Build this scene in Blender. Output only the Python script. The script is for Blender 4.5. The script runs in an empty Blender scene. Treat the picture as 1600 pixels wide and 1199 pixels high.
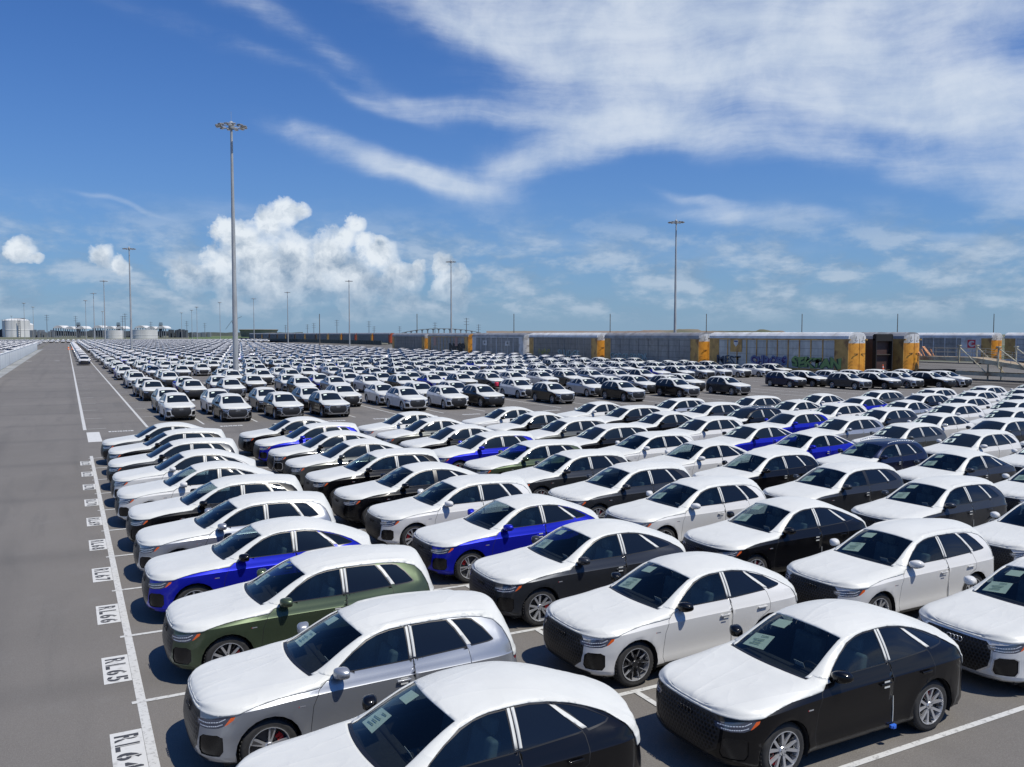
import bpy, bmesh, math, random
import numpy as np
from mathutils import Vector, Matrix
R = math.radians
random.seed(7)
SC = bpy.context.scene
COL = SC.collection

# ------------------------------------------------------------------ camera
CAM_H = 5.6
HEAD = R(27.6)
cam_d = bpy.data.cameras.new("camera")
cam = bpy.data.objects.new("camera", cam_d)
COL.objects.link(cam)
cam.location = (0, 0, CAM_H)
cam.rotation_euler = (R(90) - math.atan(77.5 / 1330.0), 0, -HEAD)
cam_d.sensor_fit = 'HORIZONTAL'
cam_d.sensor_width = 36
cam_d.lens = 36 * 1330.0 / 1600.0
cam_d.clip_start = 0.1
cam_d.clip_end = 20000
SC.camera = cam

SC.view_settings.view_transform = 'Standard'
SC.view_settings.look = 'None'
SC.view_settings.exposure = 0.0
SC.view_settings.gamma = 1
SC.view_settings.use_curve_mapping = False

# ------------------------------------------------------------------ sun + sky
SUNV = Vector((0.30, -0.45, 1.0)).normalized()
sd = bpy.data.lights.new("sun", 'SUN')
sd.energy = 4.5
sd.angle = R(0.53)
sd.color = (1.0, 0.95, 0.85)
so = bpy.data.objects.new("sun", sd)
so.rotation_euler = SUNV.to_track_quat('Z', 'Y').to_euler()
COL.objects.link(so)

W = bpy.data.worlds.new("World")
SC.world = W
W.use_nodes = True
wn = W.node_tree
wn.nodes.clear()

class NT:
    """tiny helper round a node tree"""
    def __init__(s, t): s.t = t
    def n(s, typ, ins=None, **kw):
        nd = s.t.nodes.new(typ)
        for k, v in kw.items(): setattr(nd, k, v)
        if ins:
            for k, v in ins.items():
                sk = nd.inputs[k]
                if isinstance(v, bpy.types.NodeSocket): s.t.links.new(v, sk)
                else: sk.default_value = v
        return nd
    def m(s, op, a, b=None, c=None, clamp=False):
        nd = s.t.nodes.new('ShaderNodeMath'); nd.operation = op; nd.use_clamp = clamp
        for i, v in enumerate((a, b, c)):
            if v is None: continue
            if isinstance(v, bpy.types.NodeSocket): s.t.links.new(v, nd.inputs[i])
            else: nd.inputs[i].default_value = v
        return nd.outputs[0]
    def v(s, op, a, b=None, out=0):
        nd = s.t.nodes.new('ShaderNodeVectorMath'); nd.operation = op
        for i, w in enumerate((a, b)):
            if w is None: continue
            if isinstance(w, bpy.types.NodeSocket): s.t.links.new(w, nd.inputs[i])
            else: nd.inputs[i].default_value = w
        return nd.outputs[out]
    def noise(s, vec, scale, detail=5, rough=.55, dist=0.0, typ=None, out='Fac'):
        nd = s.n('ShaderNodeTexNoise', {'Vector': vec, 'Scale': scale, 'Detail': detail, 'Roughness': rough, 'Distortion': dist})
        return nd.outputs[out]
    def mix(s, f, a, b, blend='MIX'):
        nd = s.t.nodes.new('ShaderNodeMix'); nd.data_type = 'RGBA'; nd.blend_type = blend
        for sk, v in ((nd.inputs[0], f), (nd.inputs[6], a), (nd.inputs[7], b)):
            if isinstance(v, bpy.types.NodeSocket): s.t.links.new(v, sk)
            else: sk.default_value = v if not isinstance(v, tuple) or len(v) == 4 else (*v, 1)
        return nd.outputs[2]
    def ramp(s, x, a, b, smooth=True):
        nd = s.t.nodes.new('ShaderNodeMapRange')
        nd.interpolation_type = 'SMOOTHSTEP' if smooth else 'LINEAR'
        s.t.links.new(x, nd.inputs[0]); nd.inputs[1].default_value = a; nd.inputs[2].default_value = b
        return nd.outputs[0]
    def xyz(s, x, y, z=0.0):
        return s.n('ShaderNodeCombineXYZ', {'X': x, 'Y': y, 'Z': z}).outputs[0]

k = NT(wn)
tc = k.n('ShaderNodeTexCoord').outputs['Generated']
sky = k.n('ShaderNodeTexSky', sky_type='NISHITA')
sky.sun_disc = False
sky.sun_elevation = math.asin(SUNV.z)
sky.sun_rotation = math.atan2(SUNV.x, SUNV.y)
sky.altitude = 0; sky.air_density = 1.0; sky.dust_density = 0.6; sky.ozone_density = 2.0
dn = k.v('NORMALIZE', tc)
sx = k.v('DOT_PRODUCT', dn, (math.cos(HEAD), -math.sin(HEAD), 0), out=1)
sy = k.v('DOT_PRODUCT', dn, (math.sin(HEAD), math.cos(HEAD), 0), out=1)
sz = k.v('DOT_PRODUCT', dn, (0, 0, 1), out=1)
az = k.m('MULTIPLY', k.m('ARCTAN2', sx, sy), 10.0)      # tenths of a radian east of the lot's view axis
el = k.m('MULTIPLY', k.m('ARCSINE', sz), 10.0)
P0 = k.xyz(az, el)
def sky_pt(px, py):
    a = math.atan((px - 800) / 1330.); d = math.hypot(px - 800, 1330.)
    return (10 * a, 10 * math.atan((522 - py) / d))
# --- low cumulus, heaped blobs broken up by turbulence
warp = k.noise(P0, 1.6, 7, .62, out='Color')
wv = k.v('SCALE', k.v('SUBTRACT', warp, (.5, .5, .5)), None)
wv.node.inputs['Scale'].default_value = 0.42
PW = k.v('ADD', P0, wv)
blobs = [(385,372,36),(418,350,34),(452,336,24),(474,332,17),(360,352,20),(400,412,58),(345,418,44),(300,432,34),
 (455,405,48),(515,402,50),(560,352,22),(543,372,26),(575,385,24),(592,402,36),(600,382,18),(642,437,28),(612,440,36),
 (690,418,19),(716,440,26),(700,450,28),(550,440,50),(480,445,50),(420,450,45),(655,420,14),(360,470,30),(460,474,30),(560,470,30),(640,470,24),(720,470,22),(40,394,22),(60,406,12),(24,404,12),
 (165,404,22),(196,425,14)]
acc = None
for (bx, by, br) in blobs:
    c = sky_pt(bx, by); rr = br / 1330. * 10
    d = k.v('DISTANCE', PW, (c[0], c[1], 0), out=1)
    f = k.m('MULTIPLY_ADD', d, -1.0 / rr, 1.0)
    acc = f if acc is None else k.m('SMOOTH_MAX', acc, f, 0.25)
fb = k.noise(P0, 3.2, 9, .6)
dens = k.m('ADD', acc, k.m('MULTIPLY_ADD', fb, 1.35, -.74))
cum = k.m('MULTIPLY', k.ramp(dens, -0.03, 0.17), k.m('MULTIPLY_ADD', k.ramp(el, .22, .85), .72, .28))
relA = k.noise(PW, 2.6, 7, .58)
relB = k.noise(k.v('ADD', PW, (-.10, -.16, 0)), 2.6, 7, .58)
rel = k.m('SUBTRACT', relA, relB)
hgt = k.ramp(el, .35, 1.15)
cb = k.m('ADD', k.m('MULTIPLY_ADD', rel, 2.8, .30), k.m('ADD', k.m('MULTIPLY', hgt, .55), k.m('MULTIPLY', k.ramp(dens, .9, .1), .12)), clamp=True)
ccol = k.mix(cb, (.27, .37, .50), (.80, .86, .92))
edge = k.ramp(dens, 0.0, .55)
# --- faint ragged low cloud all round the horizon
Pl = k.v('MULTIPLY', P0, (1.0, 2.3, 1.0))
lo = k.noise(Pl, 1.15, 9, .60, .1)
lband = k.m('MULTIPLY', k.ramp(el, .05, .35), k.m('SUBTRACT', 1.0, k.ramp(el, .75, 1.6)))
low = k.m('MULTIPLY', k.ramp(lo, .38, .62), lband)
lcolf = k.m('MULTIPLY_ADD', k.m('SUBTRACT', lo, k.noise(k.v('ADD', Pl, (-.12, -.3, 0)), 1.15, 9, .6, .1)), 5.0, .45, clamp=True)
lcol = k.mix(lcolf, (.24, .35, .49), (.52, .61, .72))
# --- high cirrus: a sheet drawn out into fibres
cirr_w = k.noise(P0, .45, 4, .5, out='Color')
cw = k.v('SCALE', k.v('SUBTRACT', cirr_w, (.5, .5, .5)), None); cw.node.inputs['Scale'].default_value = .7
PC = k.v('ADD', P0, cw)
ell = [  # px, py, half length, half width, angle (deg, downwards to the right), strength
 (1330, 10, 620, 95, 5, 1.15), (1130, 95, 360, 62, 17, 1.15), (880, 85, 260, 55, 24, .95), (690, 25, 200, 34, 22, .75), (1380, 150, 330, 50, 6, .95), (1000, 205, 230, 34, 12, .8),
 (1560, 215, 200, 40, 18, .75), (590, 262, 170, 22, 18, .95), (700, 292, 150, 16, 8, .75), (840, 262, 150, 26, -10, .95), (760, 195, 190, 22, 4, .55), (900, 225, 120, 30, -6, .6),
 (1450, 262, 300, 24, 12, .6), (1180, 340, 170, 15, 7, .6), (1090, 310, 110, 9, 10, .4), (1540, 310, 130, 22, 12, .55),
 (210, 326, 90, 5, 13, .5), (1480, 372, 90, 10, 4, .5), (1510, 392, 40, 9, -25, .4), (430, 55, 260, 26, 26, .42), (300, 70, 170, 20, 16, .22), (520, 150, 240, 12, 20, .25), (400, 330, 180, 26, 6, .30), (1000, 385, 420, 38, 3, .30), (-700, 200, 500, 90, 10, .9), (3200, 150, 900, 160, 6, .9)]
ca = None
for (ex, ey, la, lb, ang, st) in ell:
    c = sky_pt(ex, ey) if -600 < ex < 2400 else ((ex - 800) / 133., (522 - ey) / 133.)
    t = R(ang); ct, stn = math.cos(t), math.sin(t)
    q = k.v('SUBTRACT', PC, (c[0], c[1], 0))
    u = k.v('DOT_PRODUCT', q, (ct / (la / 133.), -stn / (la / 133.), 0), out=1)
    v = k.v('DOT_PRODUCT', q, (stn / (lb / 133.), ct / (lb / 133.), 0), out=1)
    r2 = k.m('ADD', k.m('MULTIPLY', u, u), k.m('MULTIPLY', v, v))
    g = k.m('MULTIPLY', k.m('POWER', 2.718, k.m('MULTIPLY', r2, -1.3)), st)
    ca = g if ca is None else k.m('ADD', ca, g)
rot = k.n('ShaderNodeMapping', {'Vector': PC, 'Rotation': (0, 0, R(20)), 'Scale': (.5, 3.4, 1)}).outputs[0]
fib = k.noise(rot, .8, 12, .66, .25)
fib2 = k.noise(P0, 1.0, 11, .62, .2)
ft = k.m('ADD', k.m('MULTIPLY', fib, .55), k.m('MULTIPLY', fib2, .45))
cden = k.m('ADD', k.m('MINIMUM', ca, 1.25), k.m('MULTIPLY_ADD', ft, 2.7, -1.30))
cir = k.m('MULTIPLY', k.ramp(cden, -.02, 1.65), .93)
cir = k.m('MULTIPLY', cir, k.ramp(ca, .04, .45))
# --- blue, a little deeper than the model sky, paler at the horizon
skc = k.mix(1.0, sky.outputs[0], (.27, .60, 1.12, 1), 'MULTIPLY')
hz = k.m('POWER', 2.718, k.m('MULTIPLY', k.m('ABSOLUTE', el), -.72))
skc = k.mix(k.m('MULTIPLY', hz, .85), skc, (2.75, 4.05, 5.5))
SKYS = 0.10
base = k.mix(1.0, skc, (SKYS, SKYS, SKYS, 1), 'MULTIPLY')
c1 = k.mix(k.m('MULTIPLY', cir, .92), base, k.mix(k.ramp(fib2, .35, .65), (.60, .69, .81), (.71, .78, .87)))
c2 = k.mix(k.m('MULTIPLY', low, .66), c1, lcol)
c3 = k.mix(k.m('MULTIPLY', cum, k.m('MULTIPLY_ADD', edge, .55, .42)), c2, ccol)
up = k.ramp(sz, -.02, 0.0)
c4 = k.mix(up, (.13, .13, .13), c3)
# the model sky's own strength is folded in above; the strength below scales sky and cloud together
bg = k.n('ShaderNodeBackground', {'Color': k.mix(1.0, c4, (10, 10, 10, 1), 'MULTIPLY'), 'Strength': SKYS})
wo = k.n('ShaderNodeOutputWorld', {'Surface': bg.outputs[0]})
W.cycles.sampling_method = 'MANUAL'
W.cycles.sample_map_resolution = 512
SC.cycles.use_denoising = True
SC.cycles.max_bounces = 6
SC.cycles.transparent_max_bounces = 8
SC.cycles.sample_clamp_indirect = 6

# ------------------------------------------------------------------ materials
MATS = {}
def mat(name, col=(.5, .5, .5), rough=.5, metal=0.0, spec=.5, coat=0.0, emit=None):
    if name in MATS: return MATS[name]
    m = bpy.data.materials.new(name); m.use_nodes = True
    b = m.node_tree.nodes['Principled BSDF']
    b.inputs['Base Color'].default_value = (*col, 1)
    b.inputs['Roughness'].default_value = rough
    b.inputs['Metallic'].default_value = metal
    b.inputs['Specular IOR Level'].default_value = spec
    b.inputs['Coat Weight'].default_value = coat
    b.inputs['Coat Roughness'].default_value = .04
    MATS[name] = m
    return m
def P(m): return m.node_tree.nodes['Principled BSDF']
def lk(m, a, b): m.node_tree.links.new(a, b)
def bump(m, h, strength=.3, dist=.02):
    kk = NT(m.node_tree)
    nd = kk.n('ShaderNodeBump', {'Height': h, 'Strength': strength, 'Distance': dist})
    lk(m, nd.outputs[0], P(m).inputs['Normal'])

def varied(name, c1, c2, scale=1.0, rough=.8, detail=8, bs=0.0, bd=.01, metal=0, coord='Object', lo=.35, hi=.65, c3=None, s3=.2, stretch=None, dist=0.0):
    """colour that wanders between two tones, with a matching bump"""
    m = mat(name, c1, rough, metal)
    kk = NT(m.node_tree)
    co = kk.n('ShaderNodeTexCoord').outputs[coord]
    if stretch: co = kk.v('MULTIPLY', co, stretch)
    f = kk.noise(co, scale, detail, .6, dist)
    c = kk.mix(kk.ramp(f, lo, hi), c1, c2)
    if c3:
        g = kk.noise(co, s3, 4, .55)
        c = kk.mix(kk.ramp(g, .45, .7), c, c3)
    lk(m, c, P(m).inputs['Base Color'])
    if bs: bump(m, f, bs, bd)
    return m

# paint whose colour is the colour set on the object (one material, many car colours)
paint = mat('car_paint', rough=.32, coat=1.0)
kk = NT(paint.node_tree)
oi = kk.n('ShaderNodeObjectInfo').outputs['Color']
geo = kk.n('ShaderNodeNewGeometry').outputs['Backfacing']
lk(paint, kk.mix(geo, oi, (.02, .02, .022)), P(paint).inputs['Base Color'])
P(paint).inputs['Metallic'].default_value = .0
P(paint).inputs['Specular IOR Level'].default_value = .12
P(paint).inputs['Coat Weight'].default_value = .55
fl = kk.noise(kk.n('ShaderNodeTexCoord').outputs['Object'], 900, 1, .5)
lk(paint, kk.m('MULTIPLY_ADD', fl, .14, .28), P(paint).inputs['Roughness'])
lk(paint, kk.t.nodes['Object Info'].outputs['Alpha'], P(paint).inputs['Metallic'])
P(paint).inputs['Coat Roughness'].default_value = .06

def film_mat(name, tint, rw):
    m = mat(name, tint, .42, 0, .5)
    kk = NT(m.node_tree)
    tcn = kk.n('ShaderNodeTexCoord').outputs['Object']
    rnd = kk.n('ShaderNodeObjectInfo').outputs['Random']
    off = kk.v('ADD', tcn, kk.xyz(kk.m('MULTIPLY', rnd, 17.0), kk.m('MULTIPLY', rnd, 31.0), 0))
    st = kk.v('MULTIPLY', off, (.7, 1.0, 1.0))
    wr = kk.noise(st, 1.9, 2, .4, .5)
    ridge = kk.m('SUBTRACT', 1.0, kk.m('ABSOLUTE', kk.m('MULTIPLY_ADD', wr, 2.0, -1.0)))
    ridge = kk.m('POWER', ridge, 9.0)
    sm = kk.noise(off, 1.2, 2, .5, .4)
    fine = kk.noise(kk.v('MULTIPLY', off, (1, .35, 1)), 18, 3, .6, .2)
    hh = kk.m('ADD', kk.m('MULTIPLY', ridge, rw), kk.m('ADD', kk.m('MULTIPLY', sm, .5), kk.m('MULTIPLY', fine, .05)))
    ps = kk.n('ShaderNodeSeparateXYZ', {'Vector': tcn}); wob = kk.m('MULTIPLY_ADD', sm, .10, -.05)
    for q in range(4):      # taut creases running down the panel, different on every car
        r_q = kk.m('FRACT', kk.m('MULTIPLY', rnd, 7.3 + 11.7 * q)); r_s = kk.m('FRACT', kk.m('MULTIPLY', rnd, 3.1 + 5.9 * q))
        line_ = kk.m('ADD', kk.m('MULTIPLY_ADD', r_q, 1.3, -.65), kk.m('MULTIPLY', ps.outputs['X'], kk.m('MULTIPLY_ADD', r_s, .7, -.35)))
        dd = kk.m('ABSOLUTE', kk.m('SUBTRACT', kk.m('ADD', ps.outputs['Y'], wob), line_))
        hh = kk.m('ADD', hh, kk.m('MULTIPLY', kk.m('POWER', 2.718, kk.m('MULTIPLY', dd, -38.0)), .30 * rw / .3))
    bump(m, hh, .5, .02)
    g = kk.noise(off, 1.4, 5, .6)
    lk(m, kk.mix(kk.ramp(g, .3, .75), tint, tuple(c * .93 for c in tint)), P(m).inputs['Base Color'])
    return m
film = film_mat('protective_film', (.632, .634, .596), .30)
film_tight = film_mat('protective_film_pillar', (.632, .634, .596), .03)

def glass_mat(name, tint, body):
    m = bpy.data.materials.new(name); m.use_nodes = True
    t = m.node_tree; t.nodes.clear(); kk = NT(t)
    tr = kk.n('ShaderNodeBsdfTransparent', {'Color': (*tint, 1)})
    gl = kk.n('ShaderNodeBsdfGlossy', {'Color': (1, 1, 1, 1), 'Roughness': .015})
    df = kk.n('ShaderNodeBsdfDiffuse', {'Color': (*body, 1)})
    a = kk.n('ShaderNodeMixShader', {0: .05, 1: tr.outputs[0], 2: df.outputs[0]})
    gm = kk.n('ShaderNodeNewGeometry')
    cs = kk.m('ABSOLUTE', kk.v('DOT_PRODUCT', gm.outputs['Incoming'], gm.outputs['Normal'], out=1))
    fr = kk.m('MULTIPLY_ADD', kk.m('POWER', kk.m('SUBTRACT', 1.0, cs, clamp=True), 5.0), .93, .05, clamp=True)
    mx = kk.n('ShaderNodeMixShader', {0: fr, 1: a.outputs[0], 2: gl.outputs[0]})
    kk.n('ShaderNodeOutputMaterial', {'Surface': mx.outputs[0]})
    MATS[name] = m
    return m
glass_front = glass_mat('windshield_glass', (.58, .64, .62), (.012, .018, .018))
glass_side = glass_mat('clear_side_glass', (.42, .53, .55), (.03, .045, .05))
glass_dark = mat('privacy_glass', (.006, .008, .012), .03, 0, .5)
glass_far = mat('dark_glass', (.010, .014, .018), .04, 0, .5)
trim = mat('black_trim', (.012, .012, .013), .35)
seam = mat('panel_gap', (.01, .01, .01), .7)
rubber = varied('tyre_rubber', (.018, .018, .019), (.035, .034, .033), 6, .78)
under = mat('underbody', (.01, .01, .011), .8)
chrome = mat('bright_metal', (.62, .63, .65), .25, .6)
rim_silver = mat('rim_silver', (.56, .57, .59), .25, .65)
rim_dark = mat('rim_dark', (.03, .031, .034), .3, .4)
caliper = mat('red_caliper', (.45, .012, .02), .4)
lamp_glass = mat('headlight_lens', (.05, .06, .09), .06, .0, .8, 1.0)
lamp_inner = mat('headlight_reflector', (.72, .75, .80), .3, .2)
lamp_orange = mat('turn_signal_orange', (.75, .12, .02), .2, 0, .5, .6)
lamp_red = mat('tail_lamp_red', (.28, .008, .012), .15, 0, .5, .8)
paper = mat('paper_sheet', (.74, .84, .72), .55)
print_ink = mat('printed_ink', (.20, .28, .24), .6)
seat_m = varied('seat_cloth', (.10, .12, .13), (.16, .185, .195), 8, .7)
dash_m = varied('dashboard_black', (.012, .012, .014), (.02, .02, .022), 30, .65)
blue_tag = mat('blue_plastic', (.03, .13, .55), .4)

grille_m = mat('grille_black', (.012, .012, .014), .38, 0, .35)
intake_m = mat('intake_black', (.006, .006, .007), .25, 0, .5)
kk = NT(grille_m.node_tree)
g0 = kk.n('ShaderNodeTexCoord').outputs['Object']
g1 = kk.n('ShaderNodeMapping', {'Vector': g0, 'Rotation': (R(90), 0, R(90))}).outputs[0]
sp = kk.n('ShaderNodeSeparateXYZ', {'Vector': g0})
acc_ = None
for ang in (90, 30, 150):      # three crossed waves make a honeycomb
    q_ = kk.m('ADD', kk.m('MULTIPLY', sp.outputs['Y'], math.cos(R(ang)) * 2 * math.pi / .050), kk.m('MULTIPLY', sp.outputs['Z'], math.sin(R(ang)) * 2 * math.pi / .050))
    c_ = kk.m('COSINE', q_); acc_ = c_ if acc_ is None else kk.m('ADD', acc_, c_)
hole = kk.ramp(acc_, -.9, .6)
lk(grille_m, kk.mix(hole, (.024, .024, .026), (.001, .001, .0012)), P(grille_m).inputs['Base Color'])
bump(grille_m, kk.m('SUBTRACT', 1.0, hole), .5, .008)

# ------------------------------------------------------------------ object helpers
def mesh_of(name, verts, faces, mats, midx=None, smooth=True):
    me = bpy.data.meshes.new(name)
    me.from_pydata([tuple(v) for v in verts], [], faces)
    for m in (mats if isinstance(mats, (list, tuple)) else [mats]): me.materials.append(m)
    if midx is not None: me.polygons.foreach_set('material_index', midx)
    if smooth: me.polygons.foreach_set('use_smooth', [True] * len(me.polygons))
    me.update()
    return me
def link(name, data, parent=None, loc=None, rot=None):
    o = bpy.data.objects.new(name, data); COL.objects.link(o)
    if parent: o.parent = parent
    if loc is not None: o.location = loc
    if rot is not None: o.rotation_euler = rot
    return o
def tag(o, label=None, cat=None, group=None, kind=None):
    if label: o['label'] = label
    if cat: o['category'] = cat
    if group: o['group'] = group
    if kind: o['kind'] = kind
    return o
def copy_tree(o, parent=None):
    c = o.copy(); COL.objects.link(c)
    if parent: c.parent = parent
    for ch in o.children: copy_tree(ch, c)
    return c

class MB:
    """collects simple solids into one mesh"""
    def __init__(s): s.v = []; s.f = []; s.mi = []; s.m = 0
    def add(s, vs, fs):
        o = len(s.v); s.v += [tuple(v) for v in vs]; s.f += [tuple(i + o for i in f) for f in fs]; s.mi += [s.m] * len(fs)
        return s
    def box(s, c, d, rz=0.0, rx=0.0, ry=0.0):
        M = Matrix.Translation(c) @ Matrix.Rotation(rz, 4, 'Z') @ Matrix.Rotation(ry, 4, 'Y') @ Matrix.Rotation(rx, 4, 'X')
        vs = [M @ Vector((a * d[0] / 2, b * d[1] / 2, e * d[2] / 2)) for a in (-1, 1) for b in (-1, 1) for e in (-1, 1)]
        return s.add(vs, [(0, 1, 3, 2), (4, 6, 7, 5), (0, 4, 5, 1), (2, 3, 7, 6), (0, 2, 6, 4), (1, 5, 7, 3)])
    def bb(s, x0, x1, y0, y1, z0, z1):
        return s.box(((x0 + x1) / 2, (y0 + y1) / 2, (z0 + z1) / 2), (abs(x1 - x0), abs(y1 - y0), abs(z1 - z0)))
    def tube(s, a, b, r0, r1=None, n=8, cap=True):
        a = Vector(a); b = Vector(b); r1 = r0 if r1 is None else r1
        q = (b - a).to_track_quat('Z', 'Y')
        vs = []
        for p, r in ((a, r0), (b, r1)):
            for i in range(n):
                t = 2 * math.pi * i / n
                vs.append(p + q @ Vector((math.cos(t) * r, math.sin(t) * r, 0)))
        fs = [(i, (i + 1) % n, n + (i + 1) % n, n + i) for i in range(n)]
        if cap: fs += [tuple(range(n - 1, -1, -1)), tuple(range(n, 2 * n))]
        return s.add(vs, fs)
    def lathe(s, prof, n=24, axis='Y', c=(0, 0, 0)):
        """prof: (r, h) pairs, turned round the given axis"""
        vs = []
        for (r, h) in prof:
            for i in range(n):
                t = 2 * math.pi * i / n
                p = {'Y': (math.cos(t) * r, h, math.sin(t) * r), 'Z': (math.cos(t) * r, math.sin(t) * r, h), 'X': (h, math.cos(t) * r, math.sin(t) * r)}[axis]
                vs.append((p[0] + c[0], p[1] + c[1], p[2] + c[2]))
        fs = []
        for j in range(len(prof) - 1):
            for i in range(n):
                a = j * n + i; b = j * n + (i + 1) % n
                fs.append((a, b, b + n, a + n))
        return s.add(vs, fs)
    def quad(s, a, b, c, d): return s.add([a, b, c, d], [(0, 1, 2, 3)])
    def prism(s, poly, axis, h0, h1):
        """poly in the two other axes, extruded along axis"""
        n = len(poly)
        def at(p, h):
            return {'X': (h, p[0], p[1]), 'Y': (p[0], h, p[1]), 'Z': (p[0], p[1], h)}[axis]
        vs = [at(p, h0) for p in poly] + [at(p, h1) for p in poly]
        fs = [tuple(range(n)), tuple(range(2 * n - 1, n - 1, -1))] + [(i, i + n, (i + 1) % n + n, (i + 1) % n) for i in range(n)]
        return s.add(vs, fs)
    def mesh(s, name, mats, smooth=False, bev=0.0, seg=2):
        me = mesh_of(name, s.v, s.f, mats, s.mi, smooth)
        bm = bmesh.new(); bm.from_mesh(me)
        bmesh.ops.recalc_face_normals(bm, faces=bm.faces)
        if bev:
            bmesh.ops.bevel(bm, geom=[e for e in bm.edges if e.calc_face_angle(0) > R(25)], offset=bev, segments=seg, affect='EDGES', profile=.6)
            for f in bm.faces: f.smooth = True
        bm.to_mesh(me); bm.free()
        return me
    def build(s, name, mats, parent=None, smooth=False, bev=0.0, loc=None, rot=None):
        return link(name, s.mesh(name, mats, smooth, bev), parent, loc, rot)

# ------------------------------------------------------------------ the car
def pchip(tab):
    X = np.array([t[0] for t in tab], float); Y = np.array([t[1] for t in tab], float)
    h = np.diff(X); d = np.diff(Y) / h
    m = np.zeros(len(X)); m[0] = d[0]; m[-1] = d[-1]
    for i in range(1, len(X) - 1):
        if d[i - 1] * d[i] > 0:
            w1 = 2 * h[i] + h[i - 1]; w2 = h[i] + 2 * h[i - 1]
            m[i] = (w1 + w2) / (w1 / d[i - 1] + w2 / d[i])
    def f(x):
        x = min(max(x, X[0]), X[-1]); i = min(int(np.searchsorted(X, x, 'right')) - 1, len(h) - 1)
        t = (x - X[i]) / h[i]
        return float((2*t**3-3*t**2+1)*Y[i] + (t**3-2*t**2+t)*h[i]*m[i] + (-2*t**3+3*t**2)*Y[i+1] + (t**3-t**2)*h[i]*m[i+1])
    return f
def sst(a, b, x):
    t = min(max((x - a) / (b - a), 0), 1); return t * t * (3 - 2 * t)

PROF = {
 'suv': dict(
  zc=[(.1,.895),(.14,.938),(.3,.985),(.6,1.022),(1.0,1.07),(1.30,1.108),(1.45,1.122),(1.53,1.155),(1.7,1.262),(2.0,1.435),(2.2,1.535),(2.35,1.585),(2.6,1.63),(3.0,1.655),(3.5,1.65),(3.9,1.622),(4.15,1.592),(4.30,1.555),(4.38,1.42),(4.49,1.16),(4.55,1.03),(4.60,.98)],
  zr=[(.1,.89),(.14,.928),(.3,.972),(.6,1.010),(1.0,1.060),(1.35,1.096),(1.52,1.11),(1.60,1.14),(1.7,1.195),(2.0,1.365),(2.2,1.46),(2.4,1.515),(2.6,1.545),(3.0,1.565),(3.5,1.555),(3.9,1.53),(4.15,1.495),(4.29,1.445),(4.38,1.33),(4.49,1.13),(4.55,1.01),(4.60,.97)],
  zb=[(.1,.887),(.3,.935),(.6,.965),(1.0,1.0),(1.4,1.045),(1.8,1.078),(2.4,1.09),(3.2,1.11),(3.9,1.14),(4.2,1.15),(4.36,1.12),(4.48,1.04),(4.60,.96)],
  yr=[(.1,.62),(1.0,.66),(1.35,.715),(1.6,.72),(2.0,.665),(2.4,.615),(3.0,.61),(3.9,.585),(4.26,.57),(4.4,.62),(4.6,.66)]),
 'coupe': dict(
  zc=[(.1,.895),(.14,.938),(.3,.985),(.6,1.022),(1.0,1.07),(1.30,1.108),(1.45,1.122),(1.53,1.155),(1.7,1.262),(2.0,1.435),(2.2,1.535),(2.35,1.585),(2.6,1.63),(2.9,1.65),(3.2,1.635),(3.5,1.58),(3.8,1.485),(4.1,1.355),(4.3,1.255),(4.43,1.195),(4.50,1.17),(4.53,1.11),(4.57,1.02),(4.60,.98)],
  zr=[(.1,.89),(.14,.928),(.3,.972),(.6,1.010),(1.0,1.060),(1.35,1.096),(1.52,1.11),(1.60,1.14),(1.7,1.195),(2.0,1.365),(2.2,1.46),(2.4,1.515),(2.6,1.54),(2.9,1.552),(3.2,1.54),(3.5,1.485),(3.8,1.40),(4.1,1.28),(4.3,1.19),(4.43,1.145),(4.50,1.11),(4.53,1.07),(4.57,1.00),(4.60,.97)],
  zb=[(.1,.887),(.3,.935),(.6,.965),(1.0,1.0),(1.4,1.045),(1.8,1.078),(2.4,1.09),(3.2,1.11),(3.9,1.13),(4.2,1.12),(4.4,1.08),(4.5,1.03),(4.60,.96)],
  yr=[(.1,.62),(1.0,.66),(1.35,.715),(1.6,.72),(2.0,.665),(2.4,.615),(3.0,.605),(3.6,.58),(4.1,.56),(4.4,.60),(4.6,.66)])}
WHEEL_X = (.885, 3.70)
LEV = [(.21,.80,.24,4.48),(.235,.875,.13,4.58),(.28,.915,.06,4.64),(.34,.930,.025,4.67),(.42,.920,.008,4.68),(.52,.920,.0,4.68),
       (.62,.932,.01,4.665),(.72,.941,.03,4.645),(.81,.948,.055,4.625),(.888,.949,.085,4.61),(.90,.938,.10,4.60)]
def outline(n_c, xc, nexp, dens=200):
    """unit corner: from (0,0) on the centre line round to (xc, 1)"""
    pts = []
    for i in range(dens + 1):
        a = math.pi / 2 * i / dens
        pts.append((xc * (1 - math.cos(a) ** (2 / nexp)), math.sin(a) ** (2 / nexp)))
    L = [0]
    for p, q in zip(pts, pts[1:]): L.append(L[-1] + math.hypot(q[0] - p[0], (q[1] - p[1]) * .93))
    out = []
    for i in range(n_c + 1):
        s = L[-1] * i / n_c
        out.append((float(np.interp(s, L, [p[0] for p in pts])), float(np.interp(s, L, [p[1] for p in pts]))))
    return out
zs_f = pchip([(.1,.884),(.5,.905),(1.2,.945),(2.0,.962),(3.2,.975),(4.2,.985),(4.6,.965)])

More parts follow.
